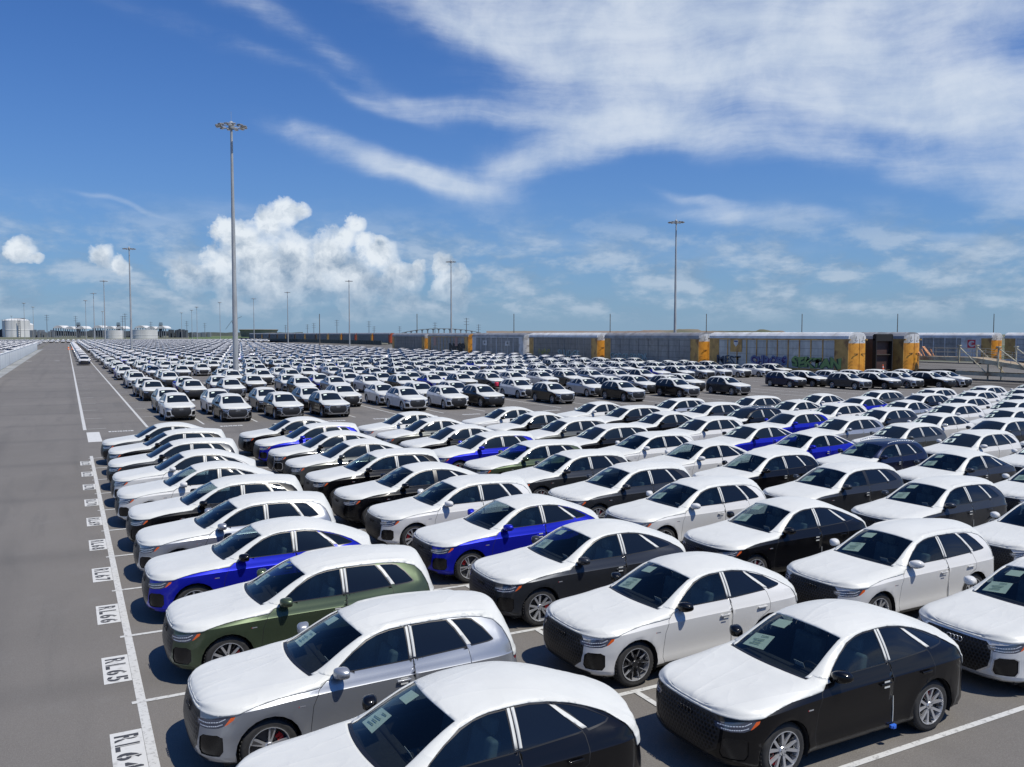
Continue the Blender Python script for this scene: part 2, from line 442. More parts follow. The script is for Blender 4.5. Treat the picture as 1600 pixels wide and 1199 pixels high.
def shell(kind, nc=16, step=.07, nv=(3, 7, 9)):
    T = {a: pchip(b) for a, b in PROF[kind].items()}
    F = outline(nc, .85, 3.5); B = outline(int(nc * 1.3), .62, 3.2)
    st = [(.10 + x, y) for x, y in F]
    xs = [st[-1][0]]
    marks = [1.445, 1.50, 2.24, 4.60 - .62]
    for a, b in zip([xs[0]] + marks, marks):
        n = max(1, round((b - a) / step))
        xs += [a + (b - a) * i / n for i in range(1, n + 1)]
    st += [(x, 1.0) for x in xs[1:]]
    st += [(4.60 - x, y) for x, y in reversed(B[:-1])]
    rows = []      # per station: list of points from sill to spine (y >= 0) and tags
    for (x, yn) in st:
        zs = zs_f(x); col = []
        fx = 1 - sst(.25, 1.3, x); rx = sst(3.6, 4.5, x)
        for (z, w, xf, xr) in LEV:
            zz = z if z < .52 else .52 + (z - .52) * (zs - .52) / (.90 - .52)
            bul = .012 * math.exp(-((x - .885) / .5) ** 2) + .014 * math.exp(-((x - 3.70) / .55) ** 2)
            dz = abs(z - .62)
            ww = (w + bul * (1 if z > .4 else .3)) * yn
            xx = x + (xf - .10) * fx + (xr - 4.60) * rx
            # wheel arch lip
            for wx in WHEEL_X:
                r = math.hypot(xx - wx, zz - .37)
                if yn > .8 and zz > .2: ww += .014 * math.exp(-((r - .45) / .05) ** 2)
            col.append((xx, ww, zz))
        ys = col[-1][1]
        yb = min(.872 + .03 * rx * 0, ys * .945); zb = max(T['zb'](x), zs + .004)
        yr = min(T['yr'](x), ys * .80); zr = max(T['zr'](x), zb + .002); zc = T['zc'](x)
        curv = .10 * sst(1.05, 1.5, x) * (1 - sst(2.2, 2.9, x))
        curv2 = -.10 * sst(3.9, 4.3, x) * (1 - sst(4.5, 4.6, x))
        n1, n2, n3 = nv
        for i in range(1, n1 + 1):
            t = i / n1; col.append((x, ys + (yb - ys) * t ** 1.15, zs + (zb - zs) * t))
        g = sst(.05, .35, zr - zb)
        for i in range(1, n2 + 1):
            t = i / n2; bow = .022 * math.sin(math.pi * t) * g
            col.append((x, yb + (yr - yb) * t + bow, zb + (zr - zb) * t + (0.012 * math.sin(math.pi * t) * (1 - g))))
        for i in range(1, n3 + 1):
            t = (.07 if i == 1 else .07 + .93 * (i - 1) / (n3 - 1)); s = 1 - t
            p = 2.3
            col.append((x - (curv + curv2) * (1 - s * s), yr * s, zc - (zc - zr) * s ** p))
        rows.append((x, col))
    return rows, T

def poly_in(p, poly):
    c = False; n = len(poly)
    for i in range(n):
        a, b = poly[i], poly[(i + 1) % n]
        if (a[1] > p[1]) != (b[1] > p[1]) and p[0] < (b[0] - a[0]) * (p[1] - a[1]) / (b[1] - a[1]) + a[0]: c = not c
    return c

class Shell:
    def __init__(s, kind, **kw):
        rows, s.T = shell(kind, **kw)
        s.kind = kind
        bm = s.bm = bmesh.new()
        s.tag = bm.faces.layers.int.new('tag'); s.hood = bm.faces.layers.int.new('hood'); s.roof = bm.faces.layers.int.new('roof')
        nl = len(LEV); n1, n2, n3 = kw.get('nv', (3, 7, 9))
        nrow = nl + n1 + n2 + n3
        V = {}
        for i, (x, col) in enumerate(rows):
            for j, p in enumerate(col):
                cen = (j == nrow - 1)
                v = bm.verts.new(p); V[i, j, 1] = v
                V[i, j, -1] = v if (cen or p[1] < 1e-5) else bm.verts.new((p[0], -p[1], p[2]))
        for sd_ in (1, -1):
            for i in range(len(rows) - 1):
                for j in range(nrow - 1):
                    q = [V[i, j, sd_], V[i + 1, j, sd_], V[i + 1, j + 1, sd_], V[i, j + 1, sd_]]
                    u = []
                    for w in q:
                        if w not in u: u.append(w)
                    if len(u) < 3: continue
                    if sd_ < 0: u.reverse()
                    try: f = bm.faces.new(u)
                    except ValueError: continue
                    xa, xb = rows[i][0], rows[i + 1][0]
                    top = j >= nl + n1 + n2 - 1
                    if top and j > nl + n1 + n2 - 1 and xa >= 1.4999 and xb <= 2.2401: f[s.tag] = 1
                    if j >= nl - 1 and xb <= 1.4451: f[s.hood] = 1
                    if top and xa >= 1.4449 and xb <= 1.5001: f[s.tag] = 20
                    if j >= nl + n1 - 1 and xa >= 1.4999: f[s.roof] = 1
        bmesh.ops.recalc_face_normals(bm, faces=bm.faces)
        bm.normal_update()
    def cut(s, poly, e1, e2, filt, layer=None, val=1, only=None):
        """cut the shell along a polygon seen in the plane (e1, e2); tag the faces inside"""
        bm = s.bm; e1 = Vector(e1); e2 = Vector(e2); nrm = e1.cross(e2)
        us = [p[0] for p in poly]; vs = [p[1] for p in poly]
        def near(f, m):
            c = f.calc_center_median(); u = c.dot(e1); v = c.dot(e2)
            return min(us) - m < u < max(us) + m and min(vs) - m < v < max(vs) + m and filt(c, f)
        n = len(poly)
        for i in range(n):
            fs = [f for f in bm.faces if near(f, .12)]
            a, b = poly[i], poly[(i + 1) % n]
            pa = e1 * a[0] + e2 * a[1]; d = (e1 * (b[0] - a[0]) + e2 * (b[1] - a[1]))
            if d.length < 1e-6: continue
            d.normalize()
            # only the faces the edge itself runs through
            mid = ((a[0] + b[0]) / 2, (a[1] + b[1]) / 2); L = math.hypot(b[0] - a[0], b[1] - a[1])
            g = []
            for f in fs:
                c = f.calc_center_median(); u = c.dot(e1) - mid[0]; v = c.dot(e2) - mid[1]
                t = u * (b[0] - a[0]) / L + v * (b[1] - a[1]) / L
                if abs(t) < L / 2 + .10: g.append(f)
            geom = set(g)
            for f in g: geom.update(f.edges); geom.update(f.verts)
            bmesh.ops.bisect_plane(bm, geom=list(geom), dist=1e-5, plane_co=pa, plane_no=d.cross(nrm).normalized())
        out = []
        for f in bm.faces:
            if near(f, .02):
                c = f.calc_center_median()
                if poly_in((c.dot(e1), c.dot(e2)), poly):
                    if only is not None and not only(f): continue
                    out.append(f)
                    if layer is not None: f[layer] = val
        return out

XZ = ((1, 0, 0), (0, 0, 1))
YZ = ((0, 1, 0), (0, 0, 1))
WIN = {
 'suv': [(10, [(1.76,1.130),(1.86,1.205),(2.05,1.325),(2.25,1.425),(2.40,1.475),(2.58,1.508),(2.80,1.522),(2.785,1.142)]),
         (11, [(2.90,1.145),(2.915,1.525),(3.20,1.525),(3.44,1.512),(3.53,1.40),(3.66,1.172)]),
         (12, [(3.75,1.178),(3.60,1.42),(3.53,1.507),(3.76,1.487),(3.84,1.465),(3.96,1.36),(4.08,1.215),(4.07,1.20),(4.0,1.19)])],
 'coupe': [(10, [(1.76,1.130),(1.86,1.205),(2.05,1.325),(2.25,1.425),(2.40,1.475),(2.58,1.505),(2.80,1.512),(2.785,1.142)]),
         (11, [(2.90,1.145),(2.915,1.513),(3.10,1.508),(3.32,1.475),(3.48,1.34),(3.66,1.172)]),
         (12, [(3.75,1.178),(3.58,1.34),(3.42,1.456),(3.60,1.405),(3.80,1.33),(3.98,1.245),(4.06,1.205),(4.0,1.19)])]}
FILM_LO = {'suv': [(2.2,1.46),(2.42,1.500),(2.60,1.528),(2.9,1.545),(3.5,1.532),(3.80,1.508),(4.0,1.475),(4.18,1.415),(4.29,1.30),(4.37,1.10),(4.41,.90),(4.8,.86),(4.8,1.8),(2.2,1.8)],
           'coupe': [(2.2,1.46),(2.42,1.500),(2.60,1.525),(2.9,1.533),(3.1,1.525),(3.35,1.487),(3.62,1.417),(3.85,1.335),(4.08,1.235),(4.24,1.13),(4.33,1.02),(4.38,.86),(4.8,.86),(4.8,1.8),(2.2,1.8)]}

def extract(sh, faces, off=0.0):
    """faces -> (verts, faces) arrays, optionally pushed out along the vertex normals"""
    idx = {}; vs = []; fs = []
    for f in faces:
        t = []
        for v in f.verts:
            if v not in idx: idx[v] = len(vs); vs.append(v.co + v.normal * off)
            t.append(idx[v])
        fs.append(tuple(t))
    return vs, fs

def film_mesh(sh, faces, name, m, off, amp, seed, hem):
    vs, fs = extract(sh, faces, off)
    bm = bmesh.new()
    bv = [bm.verts.new(v) for v in vs]
    for f in fs:
        try: bm.faces.new([bv[i] for i in f])
        except ValueError: pass
    if amp:
        bmesh.ops.triangulate(bm, faces=[f for f in bm.faces if len(f.verts) > 4])
        long_ = [e for e in bm.edges if e.calc_length() > .05]
        bmesh.ops.subdivide_edges(bm, edges=long_, cuts=1, use_grid_fill=True)
        bm.normal_update()
        from mathutils import noise as mn
        for v in bm.verts:
            p = v.co + Vector((seed * 3.1, seed * 1.7, 0))
            a = mn.noise(Vector((p.x * 2.2, p.y * 2.2, p.z * 2.2)))
            b = abs(mn.noise(Vector((p.x * 4.0 + 7, p.y * 9.0, p.z * 5.0))))
            w = 1.0 + (.8 * math.exp(-((v.co.x - .25) / .35) ** 2)) + 1.2 * sst(3.9, 4.5, v.co.x)
            # folds that fan out from the pinched corners of the bonnet
            fold = 0
            if v.co.x < 1.3:
                ang = math.atan2(v.co.y - .35 * math.copysign(1, v.co.y), v.co.x + .15)
                fold = .6 * math.sin(ang * 13 + seed * 2.3) * math.exp(-v.co.x / .4)
            else:
                for cx_, cy_ in ((2.24, .62), (4.2, .55)):      # creases pulled from the roof corners
                    dx_, dy_ = v.co.x - cx_, abs(v.co.y) - cy_
                    ang = math.atan2(dy_, dx_); rr0 = math.hypot(dx_, dy_)
                    fold += .9 * math.sin(ang * 11 + seed * 1.3) * math.exp(-rr0 / .30) * min(1, rr0 / .08)
            v.co += v.normal * (amp * w * (.5 + a * .3 - .5 * b + fold))
            if sh.kind == 'suv' and 2.38 < v.co.x < 4.2:      # the roof rails show through the film
                v.co.z += .030 * math.exp(-((abs(v.co.y) - .575) / .030) ** 2) * sst(2.38, 2.55, v.co.x) * (1 - sst(4.0, 4.2, v.co.x))
    # hem: turn the border in
    be = [e for e in bm.edges if e.is_boundary]
    r = bmesh.ops.extrude_edge_only(bm, edges=be)
    nv = [g for g in r['geom'] if isinstance(g, bmesh.types.BMVert)]
    bm.normal_update()
    cen = Vector((2.3, 0, .7))
    for v in nv:
        d = (cen - v.co); d.x = 0
        if d.length: d.normalize()
        v.co += d * hem
    bmesh.ops.recalc_face_normals(bm, faces=bm.faces)
    me = bpy.data.meshes.new(name); bm.to_mesh(me); bm.free()
    me.materials.append(m); me.polygons.foreach_set('use_smooth', [True] * len(me.polygons))
    return me

def wheel_meshes():
    t = MB()
    R0 = .368
    t.lathe([(.262,-.005),(.268,.0),(.30,-.012),(.335,-.006),(.352,.012),(.362,.03),(.366,.06),(.367,.115),(.366,.17),(.362,.20),(.352,.22),(.30,.24),(.25,.235)], 40)
    # tread grooves as raised blocks
    for i in range(44):
        a = 2 * math.pi * i / 44
        for (h, da) in ((.045, 0), (.185, .07)):
            c = (math.cos(a + da) * .366, h, math.sin(a + da) * .366)
            t.box(c, (.008, .05, .034), ry=-(a + da))
    tyre = t.mesh('tyre', rubber, smooth=True)
    out = {}
    for kind in ('twin', 'yspoke', 'five', 'vspoke'):
        b = MB(); b.m = 0
        b.lathe([(.258,.0),(.262,-.008),(.252,-.010),(.246,.012),(.238,.05),(.234,.11),(.238,.2)], 40)
        b.m = 1
        b.lathe([(.235,.075),(.0,.085)], 40)
        b.m = 2
        def spoke(a, w0, w1, r0=.05, r1=.25, sk=0.0, h0=.022, h1=.000, mi=0, th=.03):
            ca, sa = math.cos(a), math.sin(a)
            pts = []
            for (r, w, h, kx) in ((r0, w0, h0, 0), (r1, w1, h1, sk)):
                for sg in (-1, 1):
                    x, z = r, sg * w / 2 + kx
                    pts.append((x * ca - z * sa, h, x * sa + z * ca))
            q = [(p[0], p[1] + th, p[2]) for p in pts]
            o = b.m; b.m = mi
            b.add(pts + q, [(0, 1, 3, 2), (0, 2, 6, 4), (1, 5, 7, 3), (0, 4, 5, 1), (2, 3, 7, 6)])
            b.m = o
        if kind == 'twin':
            for i in range(5):
                a = 2 * math.pi * i / 5 + .3
                for sg in (-1, 1): spoke(a + sg * .10, .034, .046, sk=sg * .040, mi=0)
                spoke(a, .05, .016, r1=.15, h0=.03, h1=.03, mi=1)
        elif kind == 'yspoke':
            for i in range(5):
                a = 2 * math.pi * i / 5 + .2
                spoke(a, .055, .045, r1=.15, mi=1); 
                for sg in (-1, 1):
                    spoke(a + sg * .05, .026, .022, r0=.06, r1=.25, sk=sg * .058, mi=1)
                    spoke(a + sg * .05, .008, .006, r0=.06, r1=.25, sk=sg * .074, h0=.019, h1=-.003, mi=0)
                    spoke(a + sg * .05 + sg * .25, .007, .006, r0=.13, r1=.25, sk=sg * .01, h0=.017, h1=-.003, mi=0)
        elif kind == 'five':
            for i in range(5):
                a = 2 * math.pi * i / 5 + .5
                spoke(a, .045, .095, h0=.025, h1=.002, mi=0)
                spoke(a, .008, .045, r0=.10, r1=.235, h0=.018, h1=-.004, mi=1, th=.01)
        else:
            for i in range(5):
                a = 2 * math.pi * i / 5 + .9
                for sg in (-1, 1): spoke(a, .040, .038, sk=sg * .080, mi=0)
                spoke(a + .62, .02, .012, r0=.16, r1=.25, mi=1)
        b.m = 1 if kind in ('yspoke',) else 0
        b.lathe([(.058,.08),(.058,.02),(.05,.010),(.0,.008)], 20)
        b.m = 2
        for i in range(5):
            a = 2 * math.pi * i / 5
            b.lathe([(.009,.03),(.009,.008),(0,.006)], 8, c=(math.cos(a) * .038, 0, math.sin(a) * .038))
        b.m = 3
        for i in range(3):
            a = .5 + i * .28
            b.box((math.cos(a) * .165, .066, math.sin(a) * .165), (.075, .03, .06), ry=-a)
        ms = [rim_silver, rim_dark if kind != 'five' else mat('rim_charcoal', (.05, .05, .053), .4), trim, caliper if kind in ('twin', 'five', 'vspoke') else rim_dark]  # dark grey backing disc and spoke insets on the five-spoke rim
        out[kind] = b.mesh('rim_' + kind, ms, smooth=False)
    return tyre, out
TYRE, RIMS = wheel_meshes()

def rings_mesh(s=1.0):
    b = MB()
    for i in range(4):
        c = ((i - 1.5) * .062, 0)
        n, m_ = 20, 6
        vs = []; fs = []
        for a in range(n):
            t = 2 * math.pi * a / n
            for e in range(m_):
                u = 2 * math.pi * e / m_
                r = .040 + .0058 * math.cos(u)
                vs.append((-.006 * math.sin(u) - .004 - i * .0006, c[0] + r * math.cos(t), r * math.sin(t)))
        for a in range(n):
            for e in range(m_):
                fs.append((a * m_ + e, ((a + 1) % n) * m_ + e, ((a + 1) % n) * m_ + (e + 1) % m_, a * m_ + (e + 1) % m_))
        b.add(vs, fs)
    return b.mesh('emblem', chrome, smooth=True)
RINGS = rings_mesh()
RINGS_DARK = RINGS.copy(); RINGS_DARK.materials.clear(); RINGS_DARK.materials.append(mat('emblem_black', (.03, .03, .032), .2, .5))

D40 = math.radians(42)
def hl_basis(sd_):
    return ((math.sin(D40), sd_ * math.cos(D40), 0), (0, 0, 1))
HL = [(.455,.735),(.44,.785),(.56,.808),(.74,.838),(.90,.866),(1.0,.862),(.985,.82),(.92,.765),(.82,.724),(.64,.708),(.52,.712)]
HL_OR = [(.885,.748),(.955,.853),(1.0,.862),(.985,.82),(.92,.765)]
FOG = [(.55,.365),(.515,.42),(.535,.585),(.60,.63),(.80,.635),(.865,.60),(.865,.42),(.82,.36)]
GR = [(-.38,.34),(.38,.34),(.56,.47),(.59,.60),(.585,.76),(.50,.835),(-.50,.835),(-.585,.76),(-.59,.60),(-.56,.47)]
LIP = [(-.62,.225),(.62,.225),(.72,.30),(.66,.325),(-.66,.325),(-.72,.30)]
TAIL_ = [(3.98,.90),(4.2,.86),(4.9,.88),(4.9,1.0),(4.25,1.0)]

def build_kit(kind):
    """cuts one body shell into the meshes of its parts"""
    sh = Shell(kind, nc=16, step=.075, nv=(3, 7, 9))
    bm = sh.bm; T = sh.tag
    # wheel openings
    for wx in WHEEL_X:
        for sd_ in (1, -1):
            circ = [(wx + math.cos(2 * math.pi * i / 22) * .415, .372 + math.sin(2 * math.pi * i / 22) * .415) for i in range(22)]
            fs = sh.cut(circ, *XZ, lambda c, f, s=sd_: c.y * s > .55 and c.z < .86)
            bmesh.ops.delete(bm, geom=fs, context='FACES')
    bm.normal_update()
    side = lambda s: (lambda c, f: c.y * s > .5 and f.normal.y * s > .15)
    for s in (1, -1):
        for (tg, poly) in WIN[kind]:
            cx = sum(p[0] for p in poly) / len(poly); cz = sum(p[1] for p in poly) / len(poly)
            big = []
            for p in poly:
                dx, dz = p[0] - cx, p[1] - cz; L = math.hypot(dx, dz)
                big.append((p[0] + dx / L * .022, p[1] + dz / L * .020))
            sh.cut(big, *XZ, side(s), T, 20)
            sh.cut(poly, *XZ, side(s), T, tg)
        # the strip of trim between the door windows
        sh.cut([(2.782,1.138),(2.80,1.52),(2.915,1.52),(2.90,1.138)], *XZ, side(s), T, 20, only=lambda f: f[T] == 0)
        # doors
        low = lambda f: f[T] == 0
        fd = [(1.40,.40),(1.44,.30),(2.80,.30),(2.84,.36),(2.852,1.11),(2.857,1.54),(2.5,1.53),(2.2,1.43),(1.70,1.115),(1.52,.99),(1.44,.80)]
        rd = [(2.852,.36),(2.89,.30),(3.20,.30),(3.26,.42),(3.34,.60),(3.52,.76),(3.68,.84),(3.70,1.0),(3.69,1.13),(3.50,1.45),(3.38,1.54),(2.857,1.54),(2.852,1.11)]
        sh.cut(fd, *XZ, side(s), T, 30, only=low)
        sh.cut(rd, *XZ, side(s), T, 31, only=low)
        e1, e2 = hl_basis(s)
        ff = lambda c, f, s=s: c.x < .75 and c.y * s > .3 and f.normal.x < .2
        sh.cut(HL, e1, e2, ff, T, 40)
        sh.cut(HL_OR, e1, e2, ff, T, 41)
        fo = [((p[0] - .69) * 1.10 + .69, (p[1] - .5) * 1.10 + .5) for p in FOG]
        sh.cut(fo, e1, e2, ff, T, 43, only=low)
        sh.cut(FOG, e1, e2, ff, T, 42)
        sh.cut([(4.42,.90),(4.46,.835),(4.8,.84),(4.8,.95),(4.40,.95)], *XZ, lambda c, f, s=s: c.y * s > .35 and c.x > 3.7 and f.normal.z < .7, T, 44, only=low)
        # cladding along the sill
        sh.cut([(1.28,.18),(3.30,.18),(3.30,.300),(1.28,.300)], *XZ, side(s), T, 21, only=low)
    grf = [(p[0] * 1.05, (p[1] - .6) * 1.10 + .6) for p in GR]
    sh.cut(grf, *YZ, lambda c, f: c.x < .5 and f.normal.x < -.2, T, 47, only=low)
    sh.cut(GR, *YZ, lambda c, f: c.x < .5 and f.normal.x < -.2, T, 45, only=lambda f: f[T] in (0, 47))
    sh.cut(LIP, *YZ, lambda c, f: c.x < .5 and f.normal.x < -.2, T, 48, only=low)
    sh.cut([(-.55,1.10),(.55,1.10),(.46,1.47),(-.46,1.47)] if kind == 'suv' else [(-.50,1.20),(.50,1.20),(.44,1.50),(-.44,1.50)], *YZ, lambda c, f: c.x > 3.6 and f.normal.x > .15 and abs(c.y) < .6 and f.normal.z > .1, T, 46, only=low)
    # film outlines
    hp = [(-.2,.862),(.30,.868),(.50,.885),(.72,.935),(1.0,.972),(1.35,.992),(1.52,1.005),(1.76,1.075),(1.70,1.11),(1.58,1.125),(1.53,1.4),(-.2,1.4)]
    hood = []
    for s in (1, -1):
        hood += sh.cut(hp, *XZ, lambda c, f, s=s: c.y * s > 0 and c.x < 1.75 and c.z > .80 and (f[sh.hood] == 1 or (f[sh.roof] == 0 and f[T] == 0 and c.z > .8 and abs(c.y) > .5) or (c.z > .8 and c.x < .5) or (f[sh.roof] == 1 and abs(c.y) > .715)))
    hood = [f for f in set(hood) if f[T] not in (1, 10, 40, 41) and not (f[T] == 20)]
    roof = []
    for s in (1, -1):
        g = sh.cut(FILM_LO[kind], *XZ, lambda c, f, s=s: c.y * s > 0 and c.z > .8 and c.x > 2.0)
        roof += [f for f in g if f[T] not in (1, 10, 11, 12, 20, 45) ]
    ap = [f for f in bm.faces if f[sh.roof] == 1 and f[T] in (0, 30) and 1.50 < f.calc_center_median().x < 2.45 and f.calc_center_median().z > 1.06 and f.calc_center_median().z > 1.03 + (f.calc_center_median().x - 1.56) * .5]
    roof = set(roof) | set(ap)
    hoods = set(hood)
    roof -= hoods
    bm.normal_update()
    K = {'kind': kind}
    K['hood_cover'] = [film_mesh(sh, hoods, 'hood_cover', film, .010, .0032, i, .014) for i in range(4)]
    K['roof_cover'] = [film_mesh(sh, roof, 'roof_cover', film, .010, .0032, i + 3, .012) for i in range(4)]
    K['pillar'] = {}
    for s in (1, -1):
        cs = []
        strips = ([(2.802,1.155),(2.816,1.522),(2.850,1.524),(2.838,1.155)], [(2.858,1.157),(2.866,1.524),(2.905,1.522),(2.893,1.157)],
                  [(3.672,1.187),(3.735,1.19),(3.60,1.405),(3.53,1.497),(3.462,1.504),(3.54,1.415)] if kind == 'suv' else [(3.672,1.187),(3.735,1.19),(3.57,1.325),(3.42,1.440),(3.345,1.462),(3.49,1.33)])
        for pl in strips: cs.append(sh.cut(pl, *XZ, side(s)))
        bm.normal_update()
        K['pillar'][s] = [film_mesh(sh, c, 'pillar_cover', film_tight, .006, 0, 0, .005) for c in cs]
    def grab(name, tags, mats, pred=lambda f: True, inset=None, off=0.0):
        fs = [f for f in bm.faces if f[T] in tags and pred(f)]
        vs, ff = extract(sh, fs, off)
        mi = [tags.index(f[T]) for f in fs]
        me = mesh_of(name, vs, ff, [mats[t] for t in tags], mi)
        me.set_sharp_from_angle(angle=R(24))
        if inset:
            b2 = bmesh.new(); b2.from_mesh(me)
            me.materials.append(seam)
            r = bmesh.ops.inset_region(b2, faces=b2.faces[:], thickness=inset, depth=0, use_boundary=True)
            for f in r['faces']: f.material_index = len(me.materials) - 1
            b2.to_mesh(me); b2.free()
        return me
    M_ = {0: paint, 1: glass_front, 10: glass_side, 11: glass_dark, 12: glass_dark, 20: trim, 21: trim, 30: paint, 31: paint, 40: lamp_glass, 41: lamp_orange,
          42: intake_m, 43: paint, 44: lamp_red, 45: grille_m, 46: glass_dark, 47: trim, 48: trim}
    K['body'] = grab('body', [0, 21, 20, 43, 47, 48], M_)
    M_far = dict(M_); M_far[10] = glass_far; M_far[11] = glass_far; M_far[12] = glass_far; M_far[1] = glass_far
    M_frame = dict(M_); M_frame[43] = chrome; M_frame[47] = chrome; M_frame[48] = rim_silver
    K['body_frame'] = grab('body', [0, 21, 20, 43, 47, 48], M_frame)
    sgn = lambda s: (lambda f: f.calc_center_median().y * s > 0)
    K['windshield'] = grab('windshield', [1], M_); K['windshield_far'] = grab('windshield', [1], M_far)
    K['rear_window'] = grab('rear_window', [46], M_)
    K['grille'] = grab('grille', [45], M_, off=-.004)
    for s in (1, -1):
        K['front_door', s] = grab('front_door', [30], M_, sgn(s), inset=.008)
        K['rear_door', s] = grab('rear_door', [31], M_, sgn(s), inset=.008)
        K['body_door', s] = grab('door', [30, 31], M_, sgn(s), inset=.008)
        for t, nm in ((10, 'front_door_window'), (11, 'rear_door_window'), (12, 'quarter_window')):
            K[nm, s] = grab(nm, [t], M_, sgn(s), off=-.003)
        K['side_window', s] = grab('side_window', [10, 11, 12], M_far, sgn(s), off=-.003)
        K['headlight', s] = grab('headlight', [40], M_, sgn(s), off=-.002)
        K['turn_signal', s] = grab('turn_signal', [41], M_, sgn(s), off=-.001)
        K['headlight_far', s] = grab('headlight', [40, 41], M_, sgn(s), off=-.001)
        K['air_intake', s] = grab('air_intake', [42], M_, sgn(s), off=-.012)
        K['tail_light', s] = grab('tail_light', [44], M_, sgn(s))
        # light strips inside the headlamp: bright bars just proud of the dark lens
        e1, e2 = (Vector(v) for v in hl_basis(s))
        # raycast the bars on to the lens
        K['bars', s] = None
    from mathutils.bvhtree import BVHTree
    bvh = BVHTree.FromBMesh(bm)
    K['bvh'] = bvh
    for s in (1, -1):
        e1, e2 = (Vector(v) for v in hl_basis(s)); out = Vector((-math.cos(D40), s * math.sin(D40), 0))
        b = MB()
        for bars in (((.48,.772),(.64,.775),(.82,.80),(.90,.84)), ((.53,.733),(.66,.733),(.80,.750),(.87,.775))):
            for i in range(len(bars) - 1):
                (ua, va), (ub, vb) = bars[i], bars[i + 1]
                n = 5
                for q in range(n):
                    pts = []
                    for (fr, dv) in ((q / n, -.006), ((q + .8) / n, -.006), ((q + .8) / n, .006), (q / n, .006)):
                        u = ua + (ub - ua) * fr; v = va + (vb - va) * fr + dv
                        hit = bvh.ray_cast(e1 * u + e2 * v + out * 2, -out)
                        if hit[0] is not None: pts.append(hit[0] + out * .0025)
                    if len(pts) == 4: b.quad(*pts)
        K['bars', s] = b.mesh('light_strip', lamp_inner)
    for s in (1, -1): K['headlight_far', s] = join_meshes('headlight', [K['headlight_far', s], K['bars', s]])
    K['paper'] = {}
    # papers lying behind (or, for far cars, on) the windshield
    def sheet(pts, off, m):
        b = MB(); q = []
        for (x, y) in pts:
            hit = bvh.ray_cast(Vector((x, y, 3)), Vector((0, 0, -1)))
            q.append(hit[0] + hit[1] * off)
        b.quad(*q)
        return b
    for off, nm in ((-.025, 'near'), (.010, 'far')):
        b = sheet([(1.54,.16),(1.57,.60),(1.80,.57),(1.78,.18)], off, paper)
        b2 = sheet([(1.95,.18),(1.97,.46),(2.12,.44),(2.11,.17)], off, paper)
        b.m = 0
        b.add(b2.v, b2.f); b.m = 1
        o2 = off - .002 if off < 0 else off + .002
        o2 = off + .002
        for (x, y0, y1) in ((1.60,.30,.50),(1.64,.30,.46),(1.68,.28,.50),(1.74,.26,.40)):
            c = sheet([(x,y0),(x,y1),(x+.012,y1),(x+.012,y0)], o2, paper); b.add(c.v, c.f)
        K['paper'][nm] = b.mesh('paper_sheet', [paper, print_ink])
    K['paper']['small'] = sheet([(1.90,.26),(1.91,.46),(2.04,.45),(2.04,.25)], .014, paper).mesh('paper_sheet', [paper])
    bmesh.ops.delete(bm, geom=[], context='VERTS')
    return K

def join_meshes(name, mes):
    b = MB(); ms = []
    for me in mes:
        for m in me.materials:
            if m not in ms: ms.append(m)
        o = len(b.v); b.v += [tuple(v.co) for v in me.vertices]
        for p in me.polygons:
            b.f.append(tuple(i + o for i in p.vertices)); b.mi.append(ms.index(me.materials[p.material_index]))
    return mesh_of(name, b.v, b.f, ms, b.mi)

KIT = {'suv': build_kit('suv'), 'coupe': build_kit('coupe')}

# shared small parts
def mirror_mesh():
    b = MB(); b.m = 0
    n, mseg = 14, 8
    vs = []; fs = []
    for j in range(mseg + 1):
        u = j / mseg
        yy = -.06 - u * .245
        r = math.sin(math.pi * min(max(u * .86 + .10, .02), .97)) ** .55
        for i in range(n):
            t = 2 * math.pi * i / n
            cx = math.copysign(abs(math.cos(t)) ** .55, math.cos(t)); cz = math.copysign(abs(math.sin(t)) ** .55, math.sin(t))
            dx = cx * .068 * r * (1.25 if cx < 0 else .8)
            vs.append((dx * 1.35 + .05 * u, yy, .030 + cz * .080 * r + .012 * u))
    for j in range(mseg):
        for i in range(n):
            fs.append((j * n + i, j * n + (i + 1) % n, (j + 1) * n + (i + 1) % n, (j + 1) * n + i))
    fs.append(tuple(range(n))); fs.append(tuple(range((mseg + 1) * n - 1, mseg * n - 1, -1)))
    b.add(vs, fs)
    for q in range(len(fs)):
        f = fs[q]; cz = sum(vs[i][2] for i in f) / len(f)
        if cz < -.005: b.mi[q] = 1
    b.m = 1
    b.add([(-.03,0,-.055),(.05,0,-.055),(.04,-.14,-.03),(-.02,-.14,-.03),(-.03,0,-.02),(.05,0,-.02),(.04,-.14,.0),(-.02,-.14,.0)],
          [(0,1,2,3),(4,7,6,5),(0,4,5,1),(1,5,6,2),(2,6,7,3),(3,7,4,0)])
    me = b.mesh('side_mirror', [paint, trim], smooth=True)
    return me
MIRR = mirror_mesh()
MIRR_L = MIRR
MIRR_R = MIRR.copy(); MIRR_R.transform(Matrix.Scale(-1, 4, (0, 1, 0))); MIRR_R.flip_normals()
hb = MB(); hb.box((0,0,0), (.20,.022,.030)); hb.box((-.07,.015,0), (.03,.04,.022)); hb.box((.07,.015,0), (.03,.04,.022))
HANDLE = hb.mesh('door_handle', paint, bev=.008)
ub = MB()
ub.bb(.35, 4.45, -.80, .80, .20, .34)
